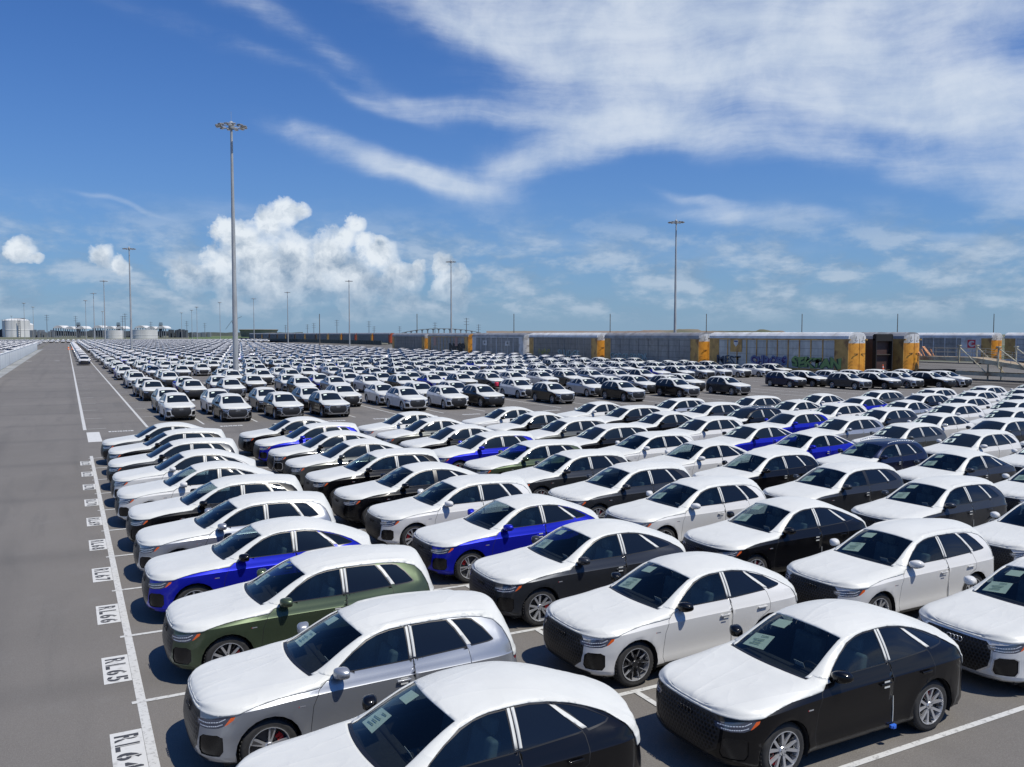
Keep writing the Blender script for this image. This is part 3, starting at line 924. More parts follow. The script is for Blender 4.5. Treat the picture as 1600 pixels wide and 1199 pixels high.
for wx in WHEEL_X:
    for s in (1, -1):
        n = 16; vs = []; fs = []
        for i in range(n + 1):
            t = math.pi * (-.12 + 1.24 * i / n)
            for y in (.925, .50): vs.append((wx + math.cos(t) * .412, y * s, .372 + math.sin(t) * .412))
        for i in range(n): fs.append((2*i, 2*i+1, 2*i+3, 2*i+2))
        ub.add(vs, fs)
        ub.add([(wx + math.cos(2*math.pi*i/16)*.41, .5*s, .372 + math.sin(2*math.pi*i/16)*.41) for i in range(16)], [tuple(range(16))])
UNDER = ub.mesh('underbody', under)
ib = MB(); ib.bb(1.40, 1.86, -.72, .72, .72, 1.01); ib.bb(1.78, 1.88, -.70, .70, .93, 1.03); ib.bb(1.80, 1.90, -.60, -.16, .95, 1.06); ib.bb(1.0, 4.3, -.84, .84, .38, .42); ib.bb(1.8,3.0,-.12,.12,.4,.72)
ib.bb(2.72, 2.80, -.835, -.80, .4, 1.02); ib.bb(1.6, 3.6, -.86, -.83, .4, 1.0); ib.bb(1.6, 3.6, .83, .86, .4, 1.0)
DASH = ib.mesh('dashboard', dash_m, bev=.02)
def seat_mesh():
    b = MB(); b.box((0, 0, .60), (.52, .50, .16)); b.box((.30, 0, .90), (.14, .50, .56), ry=R(14)); b.box((.40, 0, 1.27), (.10, .27, .19), ry=R(10))
    for y in (-.07, .07): b.tube((.37, y, 1.12), (.39, y, 1.22), .008)
    return b.mesh('seat', seat_m, bev=.045, seg=3)
SEAT = seat_mesh()
rb = MB(); rb.box((0, 0, .60), (.50, 1.25, .16)); rb.box((.28, 0, .88), (.14, 1.25, .50), ry=R(16))
for y in (-.42, 0, .42): rb.box((.38, y, 1.18), (.09, .26, .14), ry=R(10))
BENCH = rb.mesh('rear_seat', seat_m, bev=.04)
def torus(name, r, w, m, tilt):
    vs = []; fs = []; n, q = 24, 6
    for a in range(n):
        t = 2 * math.pi * a / n
        for e in range(q):
            u = 2 * math.pi * e / q; rr = r + w * math.cos(u)
            vs.append(Matrix.Rotation(tilt, 3, 'Y') @ Vector((w * math.sin(u), rr * math.cos(t), rr * math.sin(t))))
    for a in range(n):
        for e in range(q): fs.append((a*q+e, ((a+1)%n)*q+e, ((a+1)%n)*q+(e+1)%q, a*q+(e+1)%q))
    b = MB(); b.add(vs, fs)
    b.box((.03, 0, 0), (.05, .13, .11)); b.box((.02, 0, .0), (.02, .34, .03)); b.box((.02,0,-.09),(.02,.03,.16))
    return b.mesh(name, m, smooth=True)
STEER = torus('steering_wheel', .18, .014, dash_m, R(-28))
cb = MB(); cb.box((0, 0, .07), (.004, .17, .13), ry=R(-25))
CARD = cb.mesh('card', mat('white_card', (.62, .64, .66), .6))
tb = MB(); tb.bb(-.05, .05, -.03, .01, -.022, .022); tb.bb(-.02, .035, -.04, -.03, -.03, .012)
TAGM = tb.mesh('blue_tag', blue_tag, bev=.004)
lb_ = MB()
for z0 in (.028, -.045): lb_.quad((-.055, -.0, z0), (.05, -.0, z0), (.05, -.0, z0 + .024), (-.055, -.0, z0 + .024))
STICK = lb_.mesh('handle_sticker', film_tight)
sb_ = MB(); sb_.tube((0, 0, .0), (.006, 0, .16), .007); sb_.tube((.006, 0, .16), (0, 0, .36), .007)
STRAP = sb_.mesh('strap', film_tight)
bg_ = MB(); bg_.quad((-.04,0,-.008),(.04,0,-.008),(.04,0,.008),(-.04,0,.008)); bg_.m = 1; bg_.quad((-.052,0,-.008),(-.042,0,-.008),(-.042,0,.008),(-.052,0,.008))
BADGE = bg_.mesh('fender_badge', [chrome, caliper])
rl = MB()
RAIL = {}
for s in (1, -1):
    rl = MB(); pr_ = None
    Kz = pchip(PROF['suv']['zr'])
    for i in range(13):
        x = 2.45 + i * .125; z = Kz(x) + .085 - .03 * (abs(i - 6) / 6) ** 4; p = (x, s * .60, z)
        if pr_: rl.tube(pr_, p, .016)
        pr_ = p
    RAIL[s] = rl.mesh('roof_rail', chrome, smooth=True)

COLORS = {'white': (.62, .615, .595), 'black': (.003, .003, .004), 'dark grey': (.040, .043, .049), 'silver': (.36, .375, .40),
          'blue': (.010, .016, .38), 'green': (.066, .088, .052), 'grey green': (.10, .105, .10), 'dark blue': (.012, .017, .045)}
METAL = {'dark grey': .5, 'silver': .6, 'blue': .35, 'green': .45, 'grey green': .5, 'dark blue': .4}
LX = 2.34      # the empties stand under the middle of the car
def on_body(K, x, s, z):
    h = K['bvh'].ray_cast(Vector((x, 3 * s, z)), Vector((0, -s, 0)))
    return h[0], h[1]
def make_car(kind, near, colour, mirror=None, rim='twin', fog=False, bare_roof=False, var=0, strap=False, emblem='dark', nopillar=False, paperon=True, paper_kind='far'):
    K = KIT[kind]; C = (*COLORS[colour], METAL.get(colour, 0))
    root = link('parked_car', None)
    off = Vector((-LX, 0, 0))
    def part(name, me, loc=(0, 0, 0), parent=root, col=C):
        o = link(name, me, parent); o.location = Vector(loc) + (off if parent is root else Vector((0, 0, 0)))
        o.color = col; return o
    part('body', K['body_frame'] if fog else K['body'])
    part('hood_cover', K['hood_cover'][var % 4])
    if not bare_roof: part('roof_cover', K['roof_cover'][(var // 2) % 4])
    if kind == 'suv' and bare_roof:
        for s in (1, -1): part('roof_rail', RAIL[s])
    ws = part('windshield', K['windshield'] if near else K['windshield_far'])
    if paperon: part('paper_sheet', K['paper']['near' if near else paper_kind], parent=ws)
    gr = part('grille', K['grille'])
    h = K['bvh'].ray_cast(Vector((-1, 0, .735)), Vector((1, 0, 0)))
    if near or emblem == 'chrome': part('emblem', RINGS if emblem == 'chrome' else RINGS_DARK, (h[0].x + .002, 0, .755), parent=gr)
    mc = (*COLORS[mirror], METAL.get(mirror, 0)) if mirror else C
    for s in (1, -1):
        me = MIRR_L if s < 0 else MIRR_R
        part('side_mirror', me, (1.80, s * .805, 1.14), col=mc)
        if near:
            dr = part('front_door', K['front_door', s]); part('door_window', K['front_door_window', s], parent=dr)
            p, nn = on_body(K, 2.68, s, .905); hd = part('door_handle', HANDLE, (2.68, p.y + .022 * s, .905), parent=dr)
            if s > 0: hd.rotation_euler = (0, 0, math.pi)
            dq = part('rear_door', K['rear_door', s]); part('door_window', K['rear_door_window', s], parent=dq)
            p, nn = on_body(K, 3.50, s, .925); hd2 = part('door_handle', HANDLE, (3.50, p.y + .022 * s, .925), parent=dq)
            if s > 0: hd2.rotation_euler = (0, 0, math.pi)
            if s < 0:
                p, nn = on_body(K, 2.68, s, .89); part('sticker', STICK, (2.68, p.y - .036, .905), parent=dr)
                p, nn = on_body(K, 1.32, s, .80); bd_ = part('fender_badge', BADGE, (1.30, p.y - .004, .83)); 
                if strap:
                    p, nn = on_body(K, 2.86, s, .45); part('strap', STRAP, (2.862, p.y - .012, .34)); part('blue_tag', TAGM, (2.85, p.y - .02, .285))
            part('quarter_window', K['quarter_window', s])
            for me_ in K['pillar'][s]:
                if not (nopillar and me_ is not K['pillar'][s][2]): part('pillar_cover', me_)
            hl = part('headlight', K['headlight', s]); part('light_strip', K['bars', s], parent=hl); part('turn_signal', K['turn_signal', s], parent=hl)
            part('air_intake', K['air_intake', s]); part('tail_light', K['tail_light', s])
        else:
            part('side_panel', K['body_door', s]); part('side_window', K['side_window', s])
            part('headlight', K['headlight_far', s]); part('air_intake', K['air_intake', s])
            part('pillar_cover', PILL[kind, s])
        for wi, wx in enumerate(WHEEL_X):
            w = part('wheel', TYRE, (wx, -s * .0 + s * .905, .368))
            w.rotation_euler = (0, 0, math.pi if s > 0 else 0)
            w.rotation_euler.y = 0
            w.rotation_euler = (0, random.uniform(0, 6.28), math.pi if s > 0 else 0)
            part('rim', RIMS[rim], parent=w)
    part('underbody', UNDER)
    part('rear_window', K['rear_window'])
    if near:
        part('dashboard', DASH); part('rear_seat', BENCH, (3.12, 0, 0)); part('steering_wheel', STEER, (1.99, -.37, .98)); part('card', CARD, (1.84, -.24, 1.0))
        for s in (1, -1): part('seat', SEAT, (2.35, .37 * s, 0))
    return root
PILL = {(kd, s): join_meshes('pillar_cover', KIT[kd]['pillar'][s]) for kd in KIT for s in (1, -1)}

# ------------------------------------------------------------------ ground
def sheet(name, pts, z, m, kind='structure', sub=0):
    b = MB(); b.add([(x, y, z) for x, y in pts], [tuple(range(len(pts)))])
    o = b.build(name, m); o['kind'] = kind; return o
land = varied('scrub_land', (.10, .115, .065), (.17, .15, .11), .02, .95, 8, c3=(.07, .10, .035), s3=.006)
asph = mat('asphalt', (.13, .13, .125), .88)
kk = NT(asph.node_tree)
co = kk.n('ShaderNodeTexCoord').outputs['Object']
f1 = kk.noise(co, .06, 6, .6); f2 = kk.noise(kk.v('MULTIPLY', co, (1.0, .12, 1)), .9, 6, .6, .6); f3 = kk.noise(co, 60, 3, .7); f4 = kk.noise(co, 1.1, 7, .65)
c = kk.mix(kk.ramp(f1, .35, .68), (.128, .117, .104), (.162, .148, .132))
c = kk.mix(kk.m('MULTIPLY', kk.ramp(f2, .50, .70), .45), c, (.088, .083, .077))
c = kk.mix(kk.m('MULTIPLY', kk.ramp(f4, .52, .75), .45), c, (.175, .165, .152))
c = kk.mix(kk.m('MULTIPLY', kk.ramp(f3, .40, .70), .5), c, (.23, .22, .20))
c = kk.mix(kk.m('MULTIPLY', kk.ramp(kk.noise(co, 90, 2, .7), .60, .72), .6), c, (.045, .044, .043))
spots = kk.n('ShaderNodeTexVoronoi', {'Vector': co, 'Scale': .32, 'Randomness': 1.0}).outputs['Distance']
c = kk.mix(kk.m('MULTIPLY', kk.m('SUBTRACT', 1.0, kk.ramp(kk.m('ADD', spots, kk.m('MULTIPLY', f4, .25)), .10, .24)), .35), c, (.06, .058, .055))
# tyre wear: long soft dark bands along the driving lane, arcs turning into the stalls
sp_ = kk.n('ShaderNodeSeparateXYZ', {'Vector': kk.v('ADD', co, kk.v('SCALE', kk.noise(kk.v('MULTIPLY', co, (1, .1, 1)), .22, 2, .5, out='Color'), None))})
wv_ = kk.m('POWER', kk.m('ABSOLUTE', kk.m('SINE', kk.m('MULTIPLY', sp_.outputs['X'], 1.9))), 6.0)
c = kk.mix(kk.m('MULTIPLY', kk.m('MULTIPLY', wv_, kk.ramp(kk.noise(kk.v('MULTIPLY', co, (1, .05, 1)), .35, 4, .6), .45, .65)), .28), c, (.075, .071, .066))
ring = kk.n('ShaderNodeTexWave', {'Vector': kk.v('MULTIPLY', co, (1, 1, 0)), 'Scale': .035, 'Distortion': 6.0, 'Detail': 3, 'Detail Scale': .3}, wave_type='RINGS').outputs['Fac']
c = kk.mix(kk.m('MULTIPLY', kk.m('POWER', ring, 24.0), .22), c, (.06, .058, .055))
lk(asph, c, P(asph).inputs['Base Color']); bump(asph, kk.m('ADD', f3, kk.m('MULTIPLY', f4, .3)), .5, .01)
conc = varied('concrete', (.24, .25, .25), (.32, .33, .33), .4, .9, 8, .2, c3=(.18, .18, .17), s3=.15)
gravel = varied('track_ballast', (.10, .095, .085), (.17, .16, .145), 6, .95, 6, .8, .05, c3=(.07, .06, .05), s3=.05)
grass_m = varied('grass', (.06, .11, .03), (.11, .15, .05), .05, .95, 6)
line_m = mat('road_paint', (.52, .52, .50), .75)
kk = NT(line_m.node_tree); co = kk.n('ShaderNodeTexCoord').outputs['Object']
lk(line_m, kk.mix(kk.m('MULTIPLY', kk.ramp(kk.noise(co, 14, 7, .7), .50, .68), .8), (.53, .53, .51), (.22, .215, .205)), P(line_m).inputs['Base Color'])
plate_m = varied('stencil_ground', (.56, .56, .54), (.30, .295, .28), 6, .75, 9, lo=.52, hi=.80)
ink_m = varied('stencil_ink', (.045, .047, .055), (.10, .10, .11), 14, .8, 5, lo=.5, hi=.8)

ground = sheet('ground', [(-9000, -3000), (9000, -3000), (9000, 9000), (-9000, 9000)], 0, land)
sheet('car_lot_pavement', [(-9.1, -30), (84.8, -30), (84.8, 575), (-9.1, 575)], .004, asph)
sheet('left_lot_pavement', [(-120, -30), (-9.5, -30), (-9.5, 575), (-120, 575)], .004, asph)
sheet('far_lot_pavement', [(-160, 575.01), (150, 575.01), (150, 900), (-160, 900)], .004, asph)
sheet('railway_ballast', [(84.81, 40), (158, 40), (158, 900), (84.81, 574.9)], .004, gravel)
sheet('loading_apron', [(84.81, -30), (170, -30), (170, 39.99), (84.81, 39.99)], .004, conc)
sheet('shoulder', [(-9.1, 60), (-7.6, 60), (-7.6, 360), (-9.1, 342)], .008, conc)
b = MB()
def ln(x0, x1, y0, y1, z=.009): b.quad((x0, y0, z), (x1, y0, z), (x1, y1, z), (x0, y1, z))
ln(.80, .93, -5, 43.3)
TK = [10.66 + 3.18 * i for i in range(-4, 11)]
for y in TK: ln(.73, 72, y - .05, y + .05, .012)
for i in range(1, 12): 
    for y in TK[:-1]: ln(6.9 + 5.72 * (i - 1) - .05 + .85, 6.9 + 5.72 * (i - 1) + .90, y - .6, y, .016)
ln(.72, .90, 55.2, 470)
ln(4.10, 4.25, 55.2, 470)
for i in range(60):
    y = 55.7 + 6.87 * i
    ln(.9, 1.95, y - .05, y + .05, .012); ln(4.2, 5.1, y - 0.3 - .05, y - .3 + .05, .012)
for i in range(1, 25):
    x = 4.2 + 3.22 * i; ln(x - .055, x + .055, 55.4, 66.6)
    for q in range(1, 14): ln(x - .055, x + .055, 55.4 + 18.4 * q, 66.6 + 18.4 * q)
for i in range(8): ln(-8.6 + i * 1.2, -8.45 + i * 1.2, 566, 572)
o = b.build('lane_markings', line_m); o['kind'] = 'structure'
b = MB(); b.quad((.86, 48.9, .011), (1.52, 48.9, .011), (1.52, 53.8, .011), (.86, 53.8, .011))
o = b.build('blank_panel_marking', plate_m)
tag(o, 'blank white rectangle painted at the near end of the long lane line', 'road marking')

def text_mesh(name, s, size, m, bold=0.0, extrude=0.0):
    cu = bpy.data.curves.new(name, 'FONT'); cu.body = s; cu.size = size; cu.align_x = 'LEFT'; cu.offset = bold; cu.extrude = extrude; cu.resolution_u = 3
    ob = bpy.data.objects.new(name, cu); COL.objects.link(ob)
    bpy.context.view_layer.update()
    me = bpy.data.meshes.new_from_object(ob.evaluated_get(bpy.context.evaluated_depsgraph_get()))
    bpy.data.objects.remove(ob); bpy.data.curves.remove(cu)
    me.materials.clear(); me.materials.append(m); me.name = name
    return me
def fit(me, w, h, sx=0.0):
    """scale a flat text mesh to the given width and height, lower left corner at 0"""
    xs = [v.co.x for v in me.vertices]; ys = [v.co.y for v in me.vertices]
    for v in me.vertices:
        v.co.x = (v.co.x - min(xs)) / (max(xs) - min(xs)) * w if False else v.co.x
    x0, x1, y0, y1 = min(xs), max(xs), min(ys), max(ys)
    for v in me.vertices:
        v.co.x = (v.co.x - x0) / (x1 - x0) * w; v.co.y = (v.co.y - y0) / (y1 - y0) * h
    return me
def at(px, Z):
    """ground point Z metres ahead along the lot's view axis, at a bearing"""
    X = (px - 800) / 1330. * Z
    return (X * math.cos(HEAD) + Z * math.sin(HEAD), -X * math.sin(HEAD) + Z * math.cos(HEAD))

for i in range(11):
    num = 63 + i; y1 = 12.88 + 3.16 * (i - 1) - (.0 if i < 7 else -.08 * (i - 6))
    b = MB(); b.quad((.385, y1 - 1.26, .010), (.795, y1 - 1.26, .010), (.795, y1, .010), (.385, y1, .010))
    o = b.build('stall_number_plate', plate_m)
    tag(o, f'white plate painted on the asphalt reading RL{num} beside the parking line', 'stall number', 'stall numbers painted along the parking line')
    for n_, ch in enumerate(f'RL{num}'):
        me = fit(text_mesh('letter', ch, .4, ink_m, bold=.012), .21, .31)
        # stencil bridges: cut a gap through each glyph
        bm = bmesh.new(); bm.from_mesh(me)
        if ch != '1':
            for g0, g1 in (((.095, .118),) if ch not in 'L7' else ((.04, .062),)):
                for gx in (g0, g1): bmesh.ops.bisect_plane(bm, geom=bm.verts[:] + bm.edges[:] + bm.faces[:], plane_co=(gx, 0, 0), plane_no=(1, 0, 0))
                bmesh.ops.delete(bm, geom=[f for f in bm.faces if g0 < f.calc_center_median().x < g1], context='FACES')
        bm.to_mesh(me); bm.free()
        link('letter', me, o, (.435, y1 - .12 - n_ * .285, .0135), (0, 0, R(-90)))
# the stall plates of the head-on block, seen edge on: dark stencilling on white
for i in range(12):
    x = 2.0 + 3.22 * i if i < 1 else 4.9 + 3.22 * i - 3.22
    b = MB(); b.quad((x, 53.45, .010), (x + 1.3, 53.45, .010), (x + 1.3, 53.9, .010), (x, 53.9, .010))
    o = b.build('stall_number_plate', plate_m)
    tag(o, 'small white stencilled stall plate painted at the foot of the head-on files' , 'stall number', 'stencilled plates at the foot of the head-on files')
    b = MB()
    for n_ in range(4):
        xx = x + .14 + n_ * .28
        b.quad((xx, 53.52, .0135), (xx + .05, 53.52, .0135), (xx + .05, 53.83, .0135), (xx, 53.83, .0135)); b.quad((xx + .12, 53.52, .0135), (xx + .17, 53.52, .0135), (xx + .17, 53.70, .0135), (xx + .12, 53.70, .0135))
    link('stencil', b.mesh('stencil', ink_m), o)
for px, py in ((45, 565), (89, 564)):
    z_ = 5.6 * 1330 / (py - 522); x, y = at(px, z_)
    b = MB(); b.lathe([(.55, .012), (0, .014)], 16, 'Z'); o = b.build('drain_cover', plate_m, loc=(x, y, 0))
    tag(o, 'pale round patch on the driving lane, ' + ('nearer the concrete wall' if px < 60 else 'nearer the white lane line'), 'manhole cover')

# ------------------------------------------------------------------ cars
EXTENT = []
ORD = ['first', 'second', 'third', 'fourth', 'fifth', 'sixth', 'seventh', 'eighth', 'ninth', 'tenth', 'eleventh', 'twelfth', 'thirteenth', 'fourteenth', 'fifteenth', 'sixteenth',
       'seventeenth', 'eighteenth', 'nineteenth', 'twentieth', 'twenty-first', 'twenty-second', 'twenty-third', 'twenty-fourth', 'twenty-fifth', 'twenty-sixth']
KN = {'suv': 'SUV', 'coupe': 'coupe-roofed SUV'}
Cn = {'w': 'white', 'k': 'black', 'g': 'dark grey', 's': 'silver', 'b': 'blue', 'n': 'green', 'y': 'grey green', 'd': 'dark blue'}
# (front x, centre y, body, colour, mirror, rim, extras) row by row, nearest row first; measured in the photograph
NEAR = {
 1: [(1.32,8.68,'C','k'),(1.25,11.65,'S','s','',0),(1.29,14.94,'S','n'),(1.20,18.16,'C','b','k'),(1.24,21.2,'S','s','','','F'),(1.25,24.2,'S','k'),(1.13,27.4,'C','w'),(1.15,30.6,'C','w'),(1.15,33.9,'S','g','k'),(1.30,37.5,'S','k'),(1.18,40.6,'C','g','k')],
 2: [(6.95,8.54,'C','k','','v','T'),(6.97,11.71,'C','w','k','y'),(7.03,14.84,'C','g','','t'),(7.01,18.07,'C','b','','f'),(6.90,21.2,'S','w','','t'),(6.83,24.2,'C','k','','','P'),(6.80,27.5,'S','k'),(6.88,30.8,'C','y'),(6.92,33.9,'C','g','k','','F'),(7.01,37.2,'S','b'),(6.95,40.5,'C','k','g')],
 3: [(12.45,8.55,'S','w','','t','FE'),(12.55,11.68,'S','w','','t','T'),(12.50,14.84,'C','k','','t','T'),(12.41,17.99,'S','w'),(12.44,21.1,'S','g'),(12.39,24.3,'S','g','','v'),(12.50,27.3,'S','n'),(12.33,30.6,'S','b'),(12.42,33.8,'C','k'),(12.55,37.3,'C','y','k'),(12.65,40.6,'C','w')],
 4: [None,(18.2,11.8,'C','w'),(18.26,15.0,'S','g','','','T'),(18.09,18.1,'S','g','','','PT'),(18.15,21.4,'S','k','','','T'),(18.10,24.5,'C','w'),(17.99,27.6,'S','w'),(18.18,30.9,'S','k','','','P'),(18.18,34.1,'S','y'),(18.33,37.6,'C','k'),(18.46,40.8,'C','w','k')],
 5: [None,None,(24.0,15.2,'S','w'),(24.1,18.4,'C','g','','','T'),(24.1,21.7,'S','d','','','BT'),(23.99,24.9,'C','b'),(24.09,28.1,'C','b','k'),(24.23,31.5,'S','w','k'),(24.28,34.8,'C','k'),(24.7,38.4,'S','k'),(24.7,41.6,'C','w')],
 6: [None,None,None,(29.9,18.6,'S','w'),(30.11,21.9,'S','w'),(29.97,25.1,'S','y'),(30.2,28.5,'S','s'),(30.09,31.7,'S','b'),(30.11,34.8,'S','k','','','B'),(30.17,38.0,'S','g','k'),(30.48,41.5,'S','s','k')],
}
extra_cols = {7: 'w w g k w d w y w', 8: 'w s w g b w k w w', 9: 'g w k w w y w w', 10: 'w w g w k w w', 11: 'w k w w g w', 12: 'w w g w w', 13: 'k w w g'}
types_ = random.Random(3)
for c_ in range(7, 14):
    L_ = [None] * 11
    cols = extra_cols[c_].split()
    for j in range(11):
        x = 30.15 + 5.75 * (c_ - 6) + types_.uniform(-.15, .2); y = 8.5 + 3.21 * j + types_.uniform(-.12, .15)
        if x < y * 1.638 + 1.5 and x < 76:
            L_[j] = (x, y, types_.choice('SSC'), types_.choice(cols), '', '', '')
    NEAR[c_] = L_
RIMN = {'t': 'twin', 'y': 'yspoke', 'f': 'five', 'v': 'vspoke'}
rr = random.Random(11)
n_ind = 0
for c_ in sorted(NEAR):
    for j, e in enumerate(NEAR[c_]):
        if e is None: continue
        e = list(e) + [''] * (7 - len(e))
        x, y, bt, co_, mi, rim_, ex = e[:7]
        rim_ = RIMN.get(rim_ or '', None) or rr.choice(['twin', 'vspoke', 'yspoke', 'five'])
        kind = 'suv' if bt == 'S' else 'coupe'
        near = (y < 29 and c_ <= 3) or (c_ == 4 and y < 28) or (c_ == 5 and y < 26)
        r_ = make_car(kind, near, Cn[co_], Cn[mi] if mi else None, rim_, 'F' in str(ex), 'B' in str(ex), (c_ * 3 + j) % 8, 'T' in str(ex), 'chrome' if 'E' in str(ex) else 'dark', 'P' in str(ex), rr.random() < .93)
        r_.location = (x + LX, y, 0); r_.rotation_euler = (0, 0, R(rr.uniform(-.8, .8)))
        cn = Cn[co_]
        lab = f"{cn} {KN[kind]}" + (' with bare roof' if 'B' in str(ex) else ' under white film') + f", {ORD[c_ - 1]} from the painted line in row RL{63 + j}"
        tag(r_, lab, 'car', 'side-on SUVs in the near block of the lot')
        n_ind += 1

# far block: files running away from the camera, cars nose-on, parked in pairs
rf = random.Random(21)
far = []
def occ(k_, row):
    if row == 0: return {8: '', 10: '', 12: 'b', 14: 'b', 16: '', 17: '', 18: '', 19: 'b', 4: 'b'}.get(k_, 'ab')
    if row == 1 and k_ >= 17: return '' if k_ < 18 else 'b'
    if row == 1: return {3: 'b'}.get(k_, 'ab')
    if k_ == 2 and row == 2: return ''
    return rf.choice(['ab'] * 7 + ['b', 'a'])
FRONT0 = {0: 58.3, 1: 55.6, 2: 55.5, 3: 55.2, 4: 57.0, 5: 57.2, 6: 57.0, 7: 57.3, 9: 57.8, 11: 56.6, 13: 57.8, 15: 58.6, 19: 58.2, 20: 58.2, 21: 57.6, 22: 57.2, 23: 56.4, 24: 56.2}
for k_ in range(0, 25):
    x = 6.35 + 3.21 * k_
    for row in range(28):
        for q, ab in enumerate('ab'):
            if ab not in occ(k_, row): continue
            base_ = FRONT0.get(k_, 57.3) if row == 0 else 57.4 + 18.4 * row
            if row == 1: base_ = 76.2
            y = base_ + q * 5.75 + rf.uniform(-.35, .45)
            if y > 565: continue
            kd = rf.choice(['suv', 'suv', 'coupe'])
            c__ = rf.choice(['white'] * 5 + ['black'] * 3 + ['dark grey'] * 3 + ['silver', 'silver', 'dark blue', 'blue', 'grey green'])
            if row == 0 and q == 0:
                c__ = {0: 'white', 1: 'black', 2: 'black', 3: 'black', 4: 'dark grey', 5: 'white', 6: 'white', 7: 'black', 9: 'black', 11: 'black', 13: 'black', 15: 'dark grey', 20: 'dark grey', 21: 'black', 22: 'silver', 23: 'black', 24: 'white'}.get(k_, c__); kd = 'suv'
            if k_ == 19 and row == 0: c__ = 'dark blue'
            if (k_, row, q) == (17, 1, 1): c__ = 'blue'
            far.append((x + rf.uniform(-.13, .13), y, kd, c__, k_, row, q))
for i, y in enumerate([169, 175, 190, 196, 209, 215, 228, 234, 240, 246, 252, 258] + [270 + 5.8 * q for q in range(40)]):
    far.append((2.75, y, 'suv', 'dark blue' if i == 0 else 'white', -1, i, 0))
vis = []
def project(x, y, z):
    X = x * math.cos(HEAD) - y * math.sin(HEAD); Z = x * math.sin(HEAD) + y * math.cos(HEAD)
    return 800 + 1330 * X / Z, 522 + 1330 * (CAM_H - z) / Z, Z
for f in far:
    px, py, Z = project(f[0], f[1] + 2, 1.2)
    if -40 < px < 1650: vis.append((Z, f))
vis.sort(key=lambda t: t[0])
n_far = 300 - n_ind
indiv = [t[1] for t in vis[:n_far]]; rest = [t[1] for t in vis[n_far:]]
cnt = {}
for (x, y, kd, c__, k_, row, q) in sorted(indiv, key=lambda t: (t[4], t[1])):
    n_ = cnt.get(k_, 0); cnt[k_] = n_ + 1
    r_ = make_car(kd, False, c__, None, rf.choice(['twin', 'vspoke', 'five']), rf.random() < .55, False, (k_ + row * 2 + q) % 8, emblem='chrome' if row == 0 else 'dark', paper_kind='small')
    r_.location = (x, y + LX, 0); r_.rotation_euler = (0, 0, R(90 + rf.uniform(-1, 1)))
    lab = f"{c__} {KN[kd]} nose-on, {ORD[min(n_, 25)]} in the {ORD[k_]} file from the lane" if k_ >= 0 else f"{c__} {KN[kd]} parked nose-on in the driving lane, {ORD[n_]} of its file"
    tag(r_, lab, 'car', 'nose-on SUVs in the far block of the lot')

# the rest: light copies merged into one object
def low_car(kind):
    sh = Shell(kind, nc=5, step=.42, nv=(1, 3, 3)); bm = sh.bm
    b = MB(); vi = {}
    for v in bm.verts: vi[v] = len(b.v); b.v.append(tuple(v.co))
    for f in bm.faces:
        c = f.calc_center_median(); n = f.normal
        b.f.append(tuple(vi[v] for v in f.verts))
        m = 0
        if f[sh.tag] == 1: m = 2
        elif f[sh.hood] == 1 or (c.x < 1.5 and c.z > .93): m = 1
        elif f[sh.roof] == 1:
            m = 1
            if abs(c.y) > .60 and 1.12 < c.z < 1.48 and 1.8 < c.x < 4.0: m = 2
        elif c.x < .3 and .38 < c.z < .80 and abs(c.y) < .56: m = 3
        b.mi.append(m)
    b.m = 3
    for wx in WHEEL_X:
        for s in (1, -1):
            b.lathe([(.36, s * .935), (.0, s * .94)], 10, c=(wx, 0, .368)); b.m = 4; b.lathe([(.25, s * .945), (.0, s * .95)], 10, c=(wx, 0, .368)); b.m = 3
    for s in (1, -1): b.m = 0; b.box((1.84, s * 1.0, 1.09), (.13, .22, .15))
    b.m = 5; b.quad((.12, -.84, .76), (.12, -.45, .76), (.12, -.45, .83), (.3, -.84, .85)); b.quad((.12, .84, .76), (.12, .45, .76), (.12, .45, .83), (.3, .84, .85))
    return np.array(b.v), b.f, b.mi
paint_far = mat('car_paint_far', (.3, .3, .3), .3, .2, .5, .8)
kk = NT(paint_far.node_tree)
lk(paint_far, kk.n('ShaderNodeAttribute', attribute_name='paint').outputs['Color'], P(paint_far).inputs['Base Color'])
LOWC = {k_: low_car(k_) for k_ in ('suv', 'coupe')}
def merged(name, cars, label):
    V = []; F = []; MI = []; PC_ = []; o = 0
    for (x, y, kd, c__, ang) in cars:
        v, f, mi = LOWC[kd]; a = ang
        ca, sa = math.cos(a), math.sin(a)
        lx = v[:, 0] - LX
        V.append(np.stack([lx * ca - v[:, 1] * sa + x, lx * sa + v[:, 1] * ca + y, v[:, 2]], 1))
        F += [tuple(i + o for i in t) for t in f]; MI += mi; PC_ += [COLORS[c__]] * len(f); o += len(v)
    me = mesh_of(name, np.concatenate(V).tolist(), F, [paint_far, mat('film_far', (.60, .59, .57), .45), glass_far, under, rim_silver, lamp_inner], MI, smooth=True)
    at_ = me.attributes.new('paint', 'FLOAT_COLOR', 'FACE')
    at_.data.foreach_set('color', np.array([(*c, 1) for c in PC_], dtype=np.float32).ravel())
    ob = link(name, me); tag(ob, label, 'cars', None, 'stuff'); return ob
merged('distant_parked_cars', [(f[0], f[1] + LX, f[2], f[3], R(90)) for f in rest], 'mass of distant white filmed SUVs filling the far files of the lot')
fc = []
for i in range(-48, 49):
    for j in range(13):
        x = 1.2 + i * 3.2; y = 592 + j * (5.8 if j % 2 else 5.8) + (j // 2) * 7
        px, py, Z = project(x, y, 1)
        if -30 < px < 420: fc.append((x + rf.uniform(-.1, .1), y, rf.choice(['suv', 'coupe']), rf.choice(['white'] * 4 + ['black', 'silver', 'dark grey']), R(90)))
